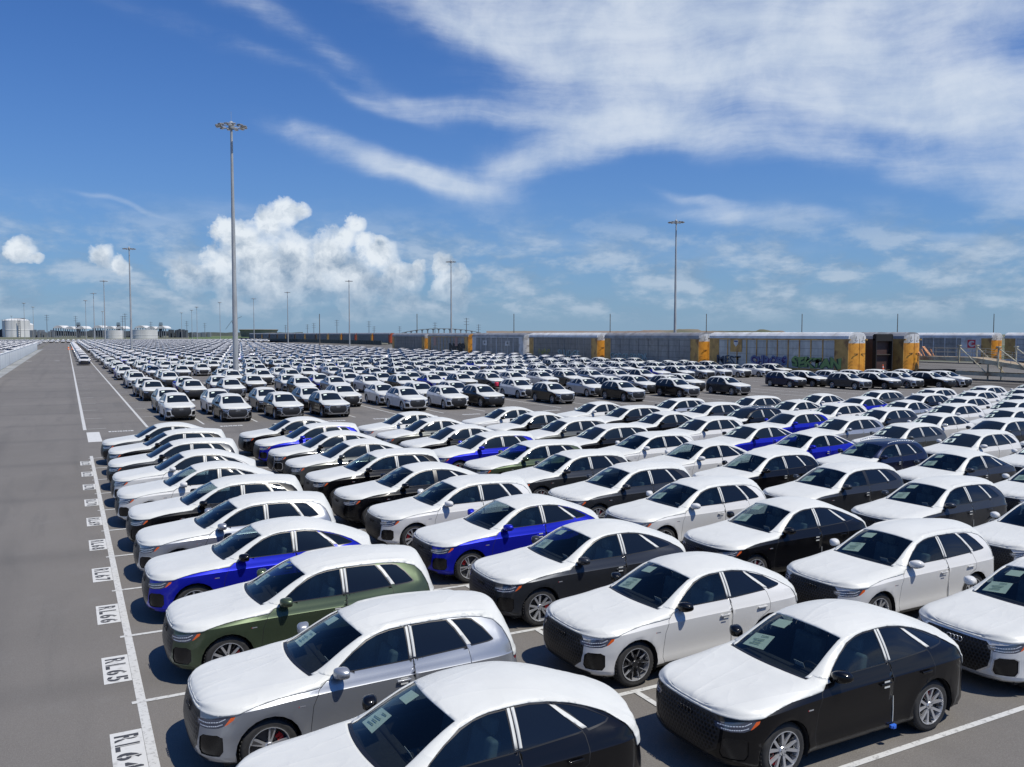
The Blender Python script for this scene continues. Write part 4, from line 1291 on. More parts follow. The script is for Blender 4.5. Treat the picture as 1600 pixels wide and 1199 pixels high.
for i in range(34):
    for j in range(30):
        x = -13.5 - i * 3.2; y = 268 + j * 6.2 + (j // 2) * 6 + i * 2
        px, py, Z = project(x, y, 1)
        if -30 < px < 120 and y < 560: fc.append((x, y, rf.choice(['suv', 'coupe']), rf.choice(['white'] * 4 + ['black', 'silver', 'dark grey']), R(60)))
merged('cars_beyond_cross_lane', fc, 'band of tiny parked cars beyond the cross lane and the concrete wall')

# ------------------------------------------------------------------ high masts
steel = varied('galvanised_steel', (.30, .315, .32), (.40, .41, .41), 3, .5, 6, metal=.0, stretch=(1, 1, .15))
lampbody = mat('lamp_housing', (.30, .30, .30), .45, .2)
lampglass = mat('lamp_lens', (.60, .60, .56), .2)
def make_mast(H=30.0):
    root = link('light_mast', None)
    b = MB()
    for (z0, z1, r0, r1) in ((0, 10, .33, .27), (9.9, 20, .255, .20), (19.9, H - .8, .19, .13)): b.tube((0, 0, z0), (0, 0, z1), r0, r1, 16, cap=False)
    b.lathe([(.48, 0), (.48, .05), (.35, .06)], 16, 'Z'); b.box((0, -.32, 1.0), (.22, .10, .5))
    b.build('pole', steel, root, smooth=True)
    b = MB()
    n = 24; rr_ = 1.05
    for i in range(n):
        a0 = 2 * math.pi * i / n; a1 = 2 * math.pi * (i + 1) / n
        b.tube((math.cos(a0) * rr_, math.sin(a0) * rr_, H - .75), (math.cos(a1) * rr_, math.sin(a1) * rr_, H - .75), .045, n=6)
    for i in range(3):
        a = 2 * math.pi * i / 3; b.tube((0, 0, H - .75), (math.cos(a) * rr_, math.sin(a) * rr_, H - .75), .04, n=6)
    b.lathe([(.30, H - .95), (.34, H - .55), (.30, H - .3), (.12, H - .1), (0, H - .05)], 14, 'Z')
    b.tube((0, 0, H - .1), (0, 0, H + 1.0), .015)
    b.build('lamp_ring', steel, root)
    for i in range(12):
        a = 2 * math.pi * i / 12
        c = Vector((math.cos(a) * 1.45, math.sin(a) * 1.45, H - .70))
        bb_ = MB(); bb_.m = 0
        bb_.box((0, 0, .05), (.62, .40, .13), ry=R(8)); bb_.box((-.28, 0, .02), (.18, .16, .12)); bb_.m = 1; bb_.box((.02, 0, -.035), (.50, .33, .03), ry=R(8))
        me = bb_.mesh('lamp_head', [lampbody, lampglass], bev=.02)
        link('lamp_head', me, root, c, (0, 0, a))
    return root
mast0 = make_mast()
MP = [((17.4, 102.7), 'tallest, thickest light mast, standing among the cars left of centre'),
      ((16.2, 262), 'light mast at far left, second behind the thick mast'),
      ((15.6, 427), 'light mast just left of the second left mast, third of its line'),
      ((14.8, 560), 'thin light mast at far left, fourth of its line'),
      ((115.8, 146), 'light mast right of centre, rising behind the graffitied rail cars'),
      ((113.2, 260), 'slender light mast near the middle, above the bridge'),
      ((113.6, 376), 'light mast under the tall cumulus cloud, in front of the rail cars'),
      ((113.2, 495), 'small light mast left of the one under the cumulus'),
      ((113, 594), 'small light mast close right of the thick mast')]
masts = [mast0]
for i in range(1, len(MP)): masts.append(copy_tree(mast0))
for i, (mo, ((x, y), lb)) in enumerate(zip(masts, MP)):
    mo.location = (x, y, 0); mo.rotation_euler = (0, 0, i * .37)
    tag(mo, lb, 'light mast', 'high masts with rings of floodlights')
# more masts far off: one piece each
def far_mast(x, y, H, lb):
    b = MB(); b.tube((0, 0, 0), (0, 0, H), .30, .16, 8); b.lathe([(.3, H - .6), (1.7, H - .3), (1.7, H), (.2, H + .3)], 10, 'Z')
    o = b.build('light_mast', steel, loc=(x, y, 0)); tag(o, lb, 'light mast', 'distant floodlight masts'); return o
FM = [(40, 474, 830, 'tank top'), (54, 480, 900, ''), (136, 470, 750, ''), (162, 487, 1050, ''), (285, 489, 980, ''), (301, 485, 900, ''), (309, 480, 800, ''), (345, 473, 780, ''), (20, 494, 1300, '')]
for i, (px, ty, Z, _) in enumerate(FM):
    x, y = at(px, Z); H = CAM_H + (522 - ty) * Z / 1330
    far_mast(x, y, H, ['distant mast above the right side of the storage tank', 'distant mast just right of the storage tank', 'thin distant mast at the left end of the arched shed roofs', 'faint distant mast behind the second arched roof', 'distant mast, leftmost of three right of the low tank',
                       'distant mast, middle of three right of the low tank', 'distant mast, rightmost of three right of the low tank', 'distant mast just left of the thick mast', 'faint mast at the far left beyond the storage tank'][i])

# ------------------------------------------------------------------ concrete wall on the left
wallm = varied('pale_concrete_wall', (.62, .66, .66), (.70, .73, .73), .5, .85, 8, .1, c3=(.54, .57, .57), s3=.25, stretch=(1, 1, .3))
b = MB()
y = 20
root = link('concrete_wall', None, None, (-9.3, 180, 0))
while y < 340:
    b = MB(); b.bb(-.14, .14, y - 180 + .02, y - 180 + 6.08, 0, 2.35); b.bb(-.17, .17, y - 180 + .02, y - 180 + 6.08, 2.35, 2.47)
    if y > 95: b.build('wall_panel', wallm, root, bev=.012)
    y += 6.1
tag(root, 'long pale concrete barrier wall along the left edge of the driving lane', 'wall')

# ------------------------------------------------------------------ rail cars
def corr(name, c1, c2, dirt):
    m = mat(name, c1, .62, .25)
    kk = NT(m.node_tree); co = kk.n('ShaderNodeTexCoord').outputs['Object']
    sp = kk.n('ShaderNodeSeparateXYZ', {'Vector': co})
    hz_ = kk.m('PINGPONG', kk.m('MULTIPLY', sp.outputs['Z'], 1.0), .46)
    grid = kk.ramp(hz_, .0, .045)
    fy = kk.ramp(kk.m('PINGPONG', sp.outputs['Y'], .34), 0, .02)
    nz = kk.noise(kk.v('MULTIPLY', co, (1, 1, .25)), 1.4, 8, .65)
    sq = kk.n('ShaderNodeTexVoronoi', {'Vector': kk.v('MULTIPLY', co, (.5, .9, .55)), 'Scale': 1.0, 'Randomness': .6}).outputs['Color']
    c = kk.mix(kk.ramp(nz, .35, .7), c1, c2)
    c = kk.mix(kk.m('MULTIPLY', kk.n('ShaderNodeSeparateXYZ', {'Vector': sq}).outputs[0], .28), c, tuple(q * .55 for q in c1))
    c = kk.mix(kk.m('MULTIPLY', kk.m('SUBTRACT', 1.0, grid), .75), c, tuple(q * .35 for q in c1))
    c = kk.mix(kk.m('MULTIPLY', kk.m('SUBTRACT', 1.0, fy), .35), c, tuple(q * .4 for q in c1))
    c = kk.mix(kk.m('MULTIPLY', kk.ramp(kk.noise(co, .9, 8, .7), .5, .75), .6), c, dirt)
    lk(m, c, P(m).inputs['Base Color']); bump(m, grid, .6, .03)
    return m
S_ = {'galv': corr('galvanised_panels', (.42, .44, .43), (.54, .555, .54), (.26, .23, .20)),
      'dark': corr('weathered_panels', (.21, .205, .19), (.28, .27, .25), (.10, .085, .07)),
      'mid': corr('grey_panels', (.26, .262, .255), (.35, .35, .335), (.13, .11, .09)),
      'brown': corr('brown_panels', (.055, .028, .022), (.08, .04, .03), (.03, .02, .018))}
E_ = {'orange': varied('orange_end_paint', (.62, .26, .025), (.72, .33, .04), 1.2, .5, 8, c3=(.40, .15, .02), s3=.8),
      'ochre': varied('ochre_end_paint', (.42, .25, .07), (.52, .32, .10), 1.2, .6, 8, c3=(.24, .13, .05), s3=.8),
      'red': varied('red_end_paint', (.38, .06, .025), (.48, .09, .03), 1.2, .6, 8, c3=(.2, .05, .03), s3=.8),
      'white': varied('white_end_paint', (.55, .56, .56), (.64, .65, .65), 1.0, .55, 6, c3=(.4, .38, .34), s3=.8),
      'brown': varied('brown_end_paint', (.05, .025, .02), (.07, .035, .028), 1.0, .6)}
roofm = {'light': varied('roof_sheet', (.62, .63, .63), (.72, .73, .73), .5, .5, 7, c3=(.45, .44, .42), s3=.3, metal=.0),
         'grey': varied('roof_sheet_grey', (.30, .305, .31), (.38, .385, .39), .5, .55, 7, c3=(.22, .2, .18), s3=.3, metal=.3)}
dark_steel = varied('bogie_steel', (.03, .026, .022), (.07, .055, .045), 3, .8)
def railcar(x, y0, side, rib, end, roof, label, z0=0.0, ribs=11, endtop=None, open_end=False, L=27.0, group='enclosed rail cars standing on the sidings', cat='rail car', simple=False):
    """x: the side facing the lot; y0: the end nearest the camera"""
    root = link('rail_car', None, None, (x + 1.55, y0 + L / 2, z0))
    h = L / 2
    ZB, ZT = 1.05, 4.78
    for s in (-1, 1):
        b = MB(); b.bb(s * 1.50 - .02, s * 1.50 + .02, -h + 2.6, h - 2.6, ZB, ZT)
        b.build('side_panel', S_[side], root)
        b = MB()
        for i in range(ribs + 1):
            yy = -h + 2.6 + (L - 5.2) * i / ribs
            b.bb(s * 1.50, s * 1.575, yy - .09, yy + .09, ZB, ZT)
        b.bb(s * 1.45, s * 1.58, -h + .25, h - .25, ZB - .32, ZB)
        b.bb(s * 1.42, s * 1.56, -h + .25, h - .25, ZT, ZT + .18)
        b.build('side_ribs', E_[rib] if rib in E_ else S_[rib], root)
    r = MB()
    prof = [(-1.56, ZT + .18), (-1.50, ZT + .55), (-1.15, ZT + .90), (-.5, ZT + 1.04), (.5, ZT + 1.04), (1.15, ZT + .90), (1.50, ZT + .55), (1.56, ZT + .18)]
    r.prism(prof, 'Y', -h + .5, h - .5)
    n = 14
    for i in range(n):
        yy = -h + 1 + (L - 2) * i / (n - 1)
        pp = [(p[0] * 1.008, p[1] + .025) for p in prof[1:-1]]
        vs = [(p[0], yy - .05, p[1]) for p in pp] + [(p[0], yy + .05, p[1]) for p in pp]
        m_ = len(pp); r.add(vs, [(i_, i_ + 1, i_ + 1 + m_, i_ + m_) for i_ in range(m_ - 1)])
    r.build('roof', roofm[roof], root)
    for s in (-1, 1):
        b = MB(); b.m = 0
        for sx_ in (-1, 1): b.bb(sx_ * 1.50 - .05, sx_ * 1.50 + .05, s * (h - 2.55), s * (h - .55), ZB - .05, ZT + .17)
        b.bb(-1.45, 1.45, s * (h - .66), s * (h - .58), ZB, ZT + .17)
        b.build('end_bay', E_['ochre'] if end in ('orange',) else E_[end], root)
        # the two curved leaves of the end door
        if open_end and s < 0:
            d = MB(); d.bb(-1.3, 1.3, -h + .2, -h + 1.6, 2.9, 3.0); d.bb(-1.3, 1.3, -h + .2, -h + 1.6, ZB - .1, ZB)
            d.build('deck', dark_steel, root)
            for z1, z2 in ((1.1, 2.6), (3.1, 4.7)):
                d = MB(); d.box((.0, -h + .7, (z1 + z2) / 2), (2.1, .06, z2 - z1)); d.build('end_door', roofm['grey'], root)
            for sx_ in (-1, 1):
                d = MB(); d.bb(sx_ * 1.42, sx_ * 1.56, -h + .05, -h + .6, ZB - .1, ZT + .7); d.build('end_post', under, root)
            d = MB(); d.bb(-1.5, 1.5, -h + .08, -h + .5, ZT - .1, ZT + .8); d.build('end_hood', under, root)
            continue
        for sx_ in (-1, 1):
            d = MB(); pts = []
            for i in range(7):
                a = i / 6; pts.append((sx_ * (.04 + 1.46 * a), s * (h - .14 - .42 * a ** 2.6)))
            for za, zb_, mi in ((ZB - .25, ZT - .35, 0), (ZT - .35, ZT + .82, 1)):
                d.m = mi if endtop else 0
                o_ = len(d.v)
                zt = [zb_ - (.42 * (i / 6) ** 3 if mi else 0) for i in range(7)]
                vs = [(p[0], p[1], za) for p in pts] + [(p[0], p[1], zt[i]) for i, p in enumerate(pts)]
                d.add(vs, [(i, i + 1, i + 8, i + 7) for i in range(6)])
            d.m = 2
            if not simple:
                d.bb(sx_ * .3, sx_ * 1.0, s * (h - .10) - .02, s * (h - .10) + .02, 3.05, 3.13)
                for zz in (1.3, 1.7, 2.1, 2.5): d.bb(sx_ * 1.05, sx_ * 1.38, s * (h - .2) - .015, s * (h - .2) + .015, zz, zz + .03)
                d.bb(sx_ * .35, sx_ * .95, s * (h - .10) - .015, s * (h - .10) + .015, 4.75, 4.79); d.bb(sx_ * .62, sx_ * .66, s * (h - .10) - .015, s * (h - .10) + .015, 4.9, 5.3)
            d.build('end_door', [E_[end], E_[endtop] if endtop else E_[end], under], root)
    b = MB(); b.bb(-1.2, 1.2, -h + .4, h - .4, .75, 1.05); b.bb(-.25, .25, -h - .3, h + .3, .72, .95); b.build('underframe', dark_steel, root)
    for s in (-1, 1):
        b = MB(); yc = s * (h - 3.2)
        for sx_ in (-1, 1): b.bb(sx_ * .95, sx_ * 1.08, yc - 1.25, yc + 1.25, .42, .70)
        b.bb(-1, 1, yc - .15, yc + .15, .45, .72)
        tr = b.build('bogie', dark_steel, root)
        w = MB()
        for q in (-.88, .88):
            for sx_ in (-1, 1): w.lathe([(0, sx_ * .80), (.46, sx_ * .80), (.46, sx_ * .72), (.42, sx_ * .70), (0, sx_ * .70)], 18, 'X', (0, yc + q, .46))
        w.build('wheels', dark_steel, tr)
    tag(root, label, cat, group)
    return root
def graffiti(root, words, yc, z, w, h, cols, lab):
    """lettering sprayed on the side that faces the lot; letters run towards the camera"""
    for n_, (cname, dx, bold, off) in enumerate(cols):
        me = fit(text_mesh('graffiti', words, 1.0, mat(cname[0], cname[1], .6), bold=bold), w, h * 1.05)
        rg = random.Random(len(words) + n_)
        for v in me.vertices:      # hand-sprayed wobble
            v.co.y += .12 * math.sin(v.co.x * 3.1) ; v.co.x += .10 * math.sin(v.co.y * 5 + v.co.x * 2.3)
        link('graffiti', me, root, (-1.583 - .004 * n_, yc + w / 2 + dx, z + off), (R(90), 0, R(-90)))
X1 = 86.4
r1 = railcar(X1, 74.2, 'galv', 'ochre', 'orange', 'light', 'grey-sided rail car with ochre ribs, purple and green graffiti and bright orange end', endtop='white')
graffiti(r1, 'SEKTAN', -7.8, 1.15, 8.2, 1.35, [(('spray_dark', (.02, .05, .03)), 0, .11, -.03), (('spray_green', (.18, .30, .10)), 0, .04, 0)], '')
graffiti(r1, 'CHROB3', .6, 1.25, 7.0, 1.25, [(('spray_violet', (.06, .03, .16)), 0, .11, -.03), (('spray_blue', (.12, .16, .30)), 0, .03, 0)], '')
graffiti(r1, 'MEST', 8.6, 1.2, 5.2, 1.2, [(('spray_ink', (.04, .06, .10)), 0, .02, 0)], '')
b = MB(); b.bb(-1.60, -1.585, 5.9, 8.3, 3.0, 4.9); b.build('sign_panel', E_['ochre'], r1)
b = MB(); b.prism([(6.65, 4.7), (7.55, 4.7), (7.55, 4.15), (7.1, 3.75), (6.65, 4.15)], 'X', -1.615, -1.60); b.build('shield_emblem', E_['white'], r1)
b = MB(); b.prism([(6.72, 4.63), (7.48, 4.63), (7.48, 4.42), (6.72, 4.42)], 'X', -1.622, -1.615); b.build('shield_band', mat('emblem_blue', (.03, .06, .2), .5), r1)
r2 = railcar(X1, 102.6, 'mid', 'mid', 'orange', 'grey', 'grey rail car with a smooth ribless side and pale graffiti, second in the train', ribs=8, endtop='white')
graffiti(r2, 'COCOS REVOK', 5.5, 1.2, 11, 1.0, [(('spray_teal', (.10, .25, .27)), 0, .04, -.02), (('spray_pale', (.42, .46, .46)), .03, -.01, 0)], '')
r3 = railcar(X1, 131.0, 'dark', 'mid', 'orange', 'light', 'dark-sided rail car with white roof and yellow graffiti, third in the train', ribs=9, endtop='white')
graffiti(r3, 'SLUDGE', -3, 1.2, 8, 1.2, [(('spray_teal', (.10, .25, .27)), 0, .04, -.02), (('spray_pale', (.42, .46, .46)), .03, -.01, 0)], '')
graffiti(r3, 'NAP', 6.5, 1.5, 4.5, 1.0, [(('spray_yellow', (.34, .33, .06)), 0, .0, 0)], '')
r4 = railcar(X1, 159.4, 'mid', 'white', 'white', 'grey', 'grey rail car with pale ribs and two square white placards, fourth in the train', ribs=8)
for q in (-5.5, 6.0):
    b = MB(); b.bb(-1.60, -1.585, q - 1.1, q + 1.1, 3.0, 4.1); b.build('placard', E_['white'], r4)
    b = MB(); b.bb(-1.61, -1.60, q - .12, q + .12, 3.3, 3.9); b.bb(-1.61, -1.60, q - .5, q + .5, 3.5, 3.6); b.build('placard_mark', seam, r4)
r5 = railcar(X1, 187.8, 'mid', 'ochre', 'orange', 'grey', 'grey rail car with heavy black lettering sprayed low on its side, fifth in the train', ribs=10)
graffiti(r5, 'NFSP', -6.5, 1.2, 10, 2.0, [(('spray_black', (.01, .01, .012)), 0, .08, 0)], '')
for q in (-6, 8): 
    b = MB(); b.bb(-1.60, -1.585, q - .8, q + .8, 2.6, 4.8); b.build('placard', mat('faded_pink', (.40, .24, .20), .7), r5)
r6 = railcar(X1, 216.2, 'dark', 'dark', 'orange', 'grey', 'plain dark grey rail car, sixth in the train, next to the dark fence', ribs=12, endtop='white')
r7 = railcar(91.0, 74.3, 'brown', 'brown', 'brown', 'grey', 'dark brown rail car with its end open showing two decks', open_end=True)
r8 = railcar(95.6, 73.4, 'dark', 'ochre', 'orange', 'grey', 'rail car with ochre end and white cap standing behind the loading ramp', endtop='white')
r9 = railcar(150, 97.0, 'mid', 'white', 'orange', 'light', 'grey rail car with a red square logo on a white panel, on the rear siding', ribs=9, endtop='white')
b = MB(); b.bb(-1.60, -1.585, -10.9, -7.0, 1.1, 4.9); b.build('sign_panel', E_['white'], r9)
b = MB(); b.bb(-1.615, -1.60, -9.9, -8.3, 3.0, 4.5); lg = b.build('logo_square', mat('logo_red', (.55, .03, .05), .5), r9, bev=.0)
link('logo_letter', fit(text_mesh('logo_letter', 'C', 1.5, E_['white'], bold=.06), 1.15, 1.1), lg, (-1.62, -8.5, 3.2), (R(90), 0, R(-90)))
link('logo_letter', fit(text_mesh('logo_letter', 'E', 1.5, E_['white'], bold=.02), .45, .5), lg, (-1.625, -8.85, 3.5), (R(90), 0, R(-90)))
r10 = railcar(150, 68.6, 'galv', 'white', 'orange', 'light', 'pale rail car at the right edge of the picture, behind the ramp', ribs=9, endtop='orange')
r11 = railcar(150, 125.4, 'mid', 'white', 'ochre', 'light', 'grey rail car on the rear siding, mostly behind the orange-ended cars', ribs=9)
ends = ['red', 'orange', 'red', 'orange', 'ochre', 'brown', 'ochre', 'brown', 'ochre', 'brown', 'brown', 'ochre', 'brown']
for i in range(13):
    c_ = railcar(142, 402 + 28.4 * i, ['mid', 'dark', 'mid', 'dark'][i % 4], 'dark', ends[i], 'grey',
                 f'distant grey rail car with {ends[i]} end beyond the long dark fence, {ORD[i]} from the right', z0=.35, ribs=12, simple=True)
# coupled trucks ballast bank under the distant train
b = MB(); b.prism([(139.5, 0), (140.4, .35), (147.5, .35), (149, 0)], 'Y', 380, 800)
o = b.build('track_bank', gravel); o['kind'] = 'structure'
b = MB()
for tx in (X1 + 1.55, 92.55, 97.15, 151.55):
    for s in (-.72, .72): b.bb(tx + s - .035, tx + s + .035, 50, 420, .005, .03)
o = b.build('rails', dark_steel); o['kind'] = 'structure'

# long dark fence in front of the distant train
fm = varied('dark_green_slats', (.018, .030, .026), (.03, .045, .04), 1, .6)
root = link('slatted_fence', None, None, (137, 600, 0))
b = MB(); b.bb(-.03, .03, -200, 190, .1, 2.25); b.build('slat_panel', fm, root)
for i in range(98):
    b = MB(); b.bb(-.16, -.03, -200 + i * 4, -200 + i * 4 + .15, 0, 2.5); b.build('fence_post', mat('fence_post_grey', (.10, .12, .115), .6), root)
tag(root, 'long dark slatted fence running in front of the distant train', 'fence')

# ------------------------------------------------------------------ loading ramp
cream = varied('cream_ramp_paint', (.46, .43, .31), (.54, .51, .38), 1.5, .55, 7, c3=(.30, .22, .13), s3=.7)
root = link('loading_ramp', None, None, (99.2, 60, 0))
def rz(y):  # deck height along the ramp (world y)
    return 2.75 if y > 66 else 2.75 - (66 - y) * .125
b = MB()
for s in (-1, 1):
    for (ya, yb_) in ((73.2, 66), (66, 46)):
        for q in range(1):
            za, zb_ = rz(ya), rz(yb_)
            vs = [(s * 1.35 + dx, y_ - 60, z_ + dz) for dx in (-.09, .09) for (y_, z_) in ((ya, za), (yb_, zb_)) for dz in (-.52, 0)]
            b.add(vs, [(0, 1, 3, 2), (4, 6, 7, 5), (0, 4, 5, 1), (2, 3, 7, 6), (0, 2, 6, 4), (1, 5, 7, 3)])
b.build('side_beam', cream, root)
b = MB(); b.quad((-1.3, 13.2, 2.72), (1.3, 13.2, 2.72), (1.3, 6, 2.72), (-1.3, 6, 2.72)); b.quad((-1.3, 6, 2.72), (1.3, 6, 2.72), (1.3, -14, .22), (-1.3, -14, .22)); b.build('deck', varied('ramp_deck', (.26, .19, .12), (.36, .28, .18), 2, .7), root)
b = MB()
for s in (-1, 1):
    for (ya, yb_) in ((73.2, 66), (66, 46)):
        for dz in (.55, 1.05): b.tube((s * 1.5, ya - 60, rz(ya) + dz), (s * 1.5, yb_ - 60, rz(yb_) + dz), .028, n=6)
    y_ = 73.0
    while y_ > 46: b.tube((s * 1.5, y_ - 60, rz(y_) - .3), (s * 1.5, y_ - 60, rz(y_) + 1.05), .03, n=6); y_ -= 1.7
b.build('handrail', mat('rail_grey', (.30, .30, .26), .5), root)
b = MB()
for s in (-1, 1):
    for (yy, zz) in ((67.5, 4.1), (62.5, 4.0)):
        b = MB()
        b.bb(s * 1.64, s * 1.76, yy - 60 - .07, yy - 60 + .07, rz(yy) - .7, zz); b.tube((s * 1.70, yy - 60, zz - .1), (s * 1.70, yy - 60 - 3.6, .9 if yy > 65 else 1.4), .07, n=6)
        b.bb(s * 1.50, s * 1.90, yy - 60 - .2, yy - 60 + .2, zz, zz + .14)
        b.build('jack_post', cream, root)
for (yy, s) in ((64, -1), (64, 1), (56, -1), (56, 1)):
    b = MB(); b.bb(s * 1.3 - .07, s * 1.3 + .07, yy - 60 - .07, yy - 60 + .07, .02, rz(yy) - .45); b.build('support_leg', cream, root)
b = MB()
for s in (-1, 1): b.bb(s * 1.2, s * 1.42, -13, 9, .55, .95)
b.bb(-1.3, 1.3, 8.5, 9, .55, .95); b.build('lower_chassis', cream, root)
for s in (-1, 1):
    b = MB(); b.box((s * .9, 13.9, 3.35), (.5, 1.6, .08), rx=R(48)); b.box((s * .9, 13.0, 3.0), (.1, 1.4, .1), rx=R(60)); b.build('bridge_plate', mat('ramp_orange', (.45, .20, .08), .6), root)
for (yy, s) in ((51.8, -1), (50.6, -1), (51.8, 1), (50.6, 1)):
    b = MB(); b.lathe([(0, -.14), (.46, -.14), (.50, -.08), (.50, .08), (.46, .14), (0, .14)], 20, 'X', (s * 1.25, yy - 60, .50)); w = b.build('wheel', rubber, root, smooth=False)
    b = MB(); b.lathe([(.24, -.16), (0, -.17)], 14, 'X', (s * 1.25, yy - 60, .50)); b.build('rim', cream, w)
tag(root, 'cream steel loading ramp with handrails climbing to the rail cars at right', 'loading ramp')
b = MB(); b.bb(-1.8, 1.8, -.8, .8, .3, 1.15); b.bb(-1.88, 1.88, -.9, .9, 1.15, 1.21)
for q in range(6): b.bb(-1.7 + q * .62, -1.6 + q * .62, -.84, -.8, .35, 1.1)
for q in (-1.5, 1.5):
    b.bb(q - .15, q + .15, -.7, .7, 0, .3)
bx, by = 96.4, 69.5
o = b.build('equipment_box', mat('matt_black_box', (.014, .014, .016), .7), loc=(bx, by, 0), rot=(0, 0, R(-20)), bev=.01); tag(o, 'long low black equipment box at the foot of the ramp', 'equipment')
def cone(x, y, z, lb):
    r_ = link('traffic_cone', None, None, (x, y, z))
    co_ = mat('cone_orange', (.75, .10, .02), .5)
    b = MB(); b.box((0, 0, .02), (.38, .38, .04)); b.build('cone_base', co_, r_)
    b = MB(); b.m = 0; b.lathe([(.15, .04), (.10, .36)], 16, 'Z'); b.m = 1; b.lathe([(.10, .36), (.075, .5)], 16, 'Z'); b.m = 0; b.lathe([(.075, .5), (.03, .74), (0, .75)], 16, 'Z')
    b.build('cone_body', [co_, mat('cone_white', (.7, .7, .7), .5)], r_, smooth=True); tag(r_, lb, 'traffic cone')
cone(91.4, 73.6, 1.0, 'orange traffic cone standing at the open end of the brown rail car')
x, y = at(107.5, 300)
for i, dx in enumerate((0, 1.2)):
    b = MB(); b.m = 0; b.lathe([(.30, 0), (.30, .3), (.28, .32)], 14, 'Z'); b.m = 1; b.lathe([(.28, .32), (.27, .5)], 14, 'Z'); b.m = 0; b.lathe([(.27, .5), (.25, .95), (.1, 1.05), (0, 1.05)], 14, 'Z')
    o = b.build('traffic_barrel', [mat('barrel_orange', (.75, .16, .02), .5), mat('cone_white', (.7, .7, .7), .5)], loc=(x + dx, y + dx, 0), smooth=True)
    tag(o, ['orange barrel standing on the white lane line at far left', 'orange barrel between the lane line and the file of white cars'][i], 'traffic barrel')
# red cloth over the corner of one bonnet in the head-on block
b = MB(); b.lathe([(.16, 0), (.20, .3), (.17, .36), (0, .37)], 12, 'Z')
x, y = at(776, 5.6 * .8 * 1330 / 77.)
o = b.build('red_bucket', mat('red_plastic', (.55, .02, .06), .5), loc=(x, y, .86), smooth=True); tag(o, 'small red container on the bonnet of a silver car in the head-on block', 'container')

# ------------------------------------------------------------------ poles along the far line
wood = varied('weathered_pole', (.10, .085, .07), (.17, .15, .125), 2, .85)
px_l = [500, 652, 803, 953, 1103, 1252, 1401, 1551]
for i, px in enumerate(px_l):
    x, y = at(px, 300); H = CAM_H + 29 * 300 / 1330. + .5
    b = MB(); b.tube((0, 0, 0), (0, 0, H), .17, .12, 8)
    for q in range(3): b.box((0, 0, H - .5 - q * .45), (.35, .06, .06))
    o = b.build('utility_pole', wood, loc=(x, y, 0))
    tag(o, f'bare utility pole rising behind the rail cars, {ORD[i]} from the left', 'utility pole', 'evenly spaced poles behind the rail cars')
def pylon(px, top, Z, lb):
    x, y = at(px, Z); H = CAM_H + (522 - top) * Z / 1330
    b = MB(); b.tube((0, 0, 0), (0, 0, H), .45, .3, 6)
    for q in range(3): b.tube((-2.6, 0, H - 1 - q * 2.6), (2.6, 0, H - 1 - q * 2.6), .16, n=5)
    o = b.build('power_pole', mat('far_steel', (.16, .18, .20), .6), loc=(x, y, 0), rot=(0, 0, -HEAD)); tag(o, lb, 'power pole', 'distant power poles on the horizon')
for i, (px, top, Z) in enumerate([(75, 492, 1000), (120, 494, 1100), (193, 494, 1000), (197, 490, 950), (237, 503, 1200), (293, 502, 1200), (321, 505, 1300), (447, 508, 1300), (481, 507, 1200), (491, 505, 1150), (527, 500, 1000), (577, 502, 1000), (585, 510, 1200), (625, 510, 1200), (680, 504, 1000), (729, 497, 800), (748, 507, 1000)]):
    pylon(px, top, Z, f'thin dark power pole on the skyline, {ORD[i]} from the left')

# ------------------------------------------------------------------ skyline
whitec = varied('white_tank_paint', (.64, .64, .62), (.72, .72, .70), .08, .6, 8, c3=(.50, .50, .48), s3=.05, stretch=(1, 1, .2))
greys = mat('far_grey_steel', (.18, .20, .22), .6); darkb = mat('far_dark_plant', (.07, .085, .10), .8)
def tank(px0, px1, top, Z, lb, dome=.12, tower=True):
    x, y = at((px0 + px1) / 2, Z); r_ = (px1 - px0) / 2 * Z / 1330; H = CAM_H + (522 - top) * Z / 1330
    root = link('storage_tank', None, None, (x, y, 0)); root.rotation_euler = (0, 0, -HEAD)
    b = MB(); b.lathe([(r_, 0), (r_, H * .36), (r_ * 1.01, H * .37), (r_ * 1.01, H * .4), (r_, H * .41), (r_, H * (1 - dome))], 40, 'Z'); b.build('tank_wall', whitec, root, smooth=False)
    b = MB(); b.lathe([(r_ * 1.01, H * (1 - dome)), (r_ * .8, H * (1 - dome * .45)), (r_ * .4, H * .99), (0, H)], 40, 'Z'); b.build('tank_roof', whitec, root, smooth=True)
    if tower:
        b = MB()
        for i in range(28):
            a = 2 * math.pi * i / 28; b.tube((math.cos(a) * r_, math.sin(a) * r_, H * (1 - dome)), (math.cos(a) * r_, math.sin(a) * r_, H * (1 - dome) + 2), .2, n=4)
        b.bb(-r_ * .1, r_ * .7, -3, 3, H * .98, H * 1.02)
        for q in range(6): b.bb(-r_ * .1 + q * r_ * .15, -r_ * .07 + q * r_ * .15, -3, 3, H * .9, H * .99)
        b.build('roof_platform', greys, root)
        b = MB()
        for dx in (.70, .86):
            b.bb(r_ * dx - .4, r_ * dx + .4, -r_ * .95, -r_ * .95 + .8, 0, H * .95)
        for q in range(9): b.bb(r_ * .70, r_ * .86, -r_ * .95, -r_ * .95 + .8, H * .1 * q + 1, H * .1 * q + 1.8)
        b.bb(-r_ * .35, -r_ * .31, -r_ * .97, -r_ * .93, 0, H * .95)
        b.build('stair_tower', greys, root)
    tag(root, lb, 'storage tank')
tank(8, 46, 498, 1500, 'big white cylindrical storage tank at the far left of the skyline')
tank(36, 53, 505, 1650, 'white storage tank half hidden behind the big one', tower=False)
tank(208, 246, 515, 1000, 'low wide cream tank in the middle of the plant, right of the second left mast', .03, False)
tank(167, 193, 516, 1000, 'low wide cream tank left of the second left mast', .03, False)
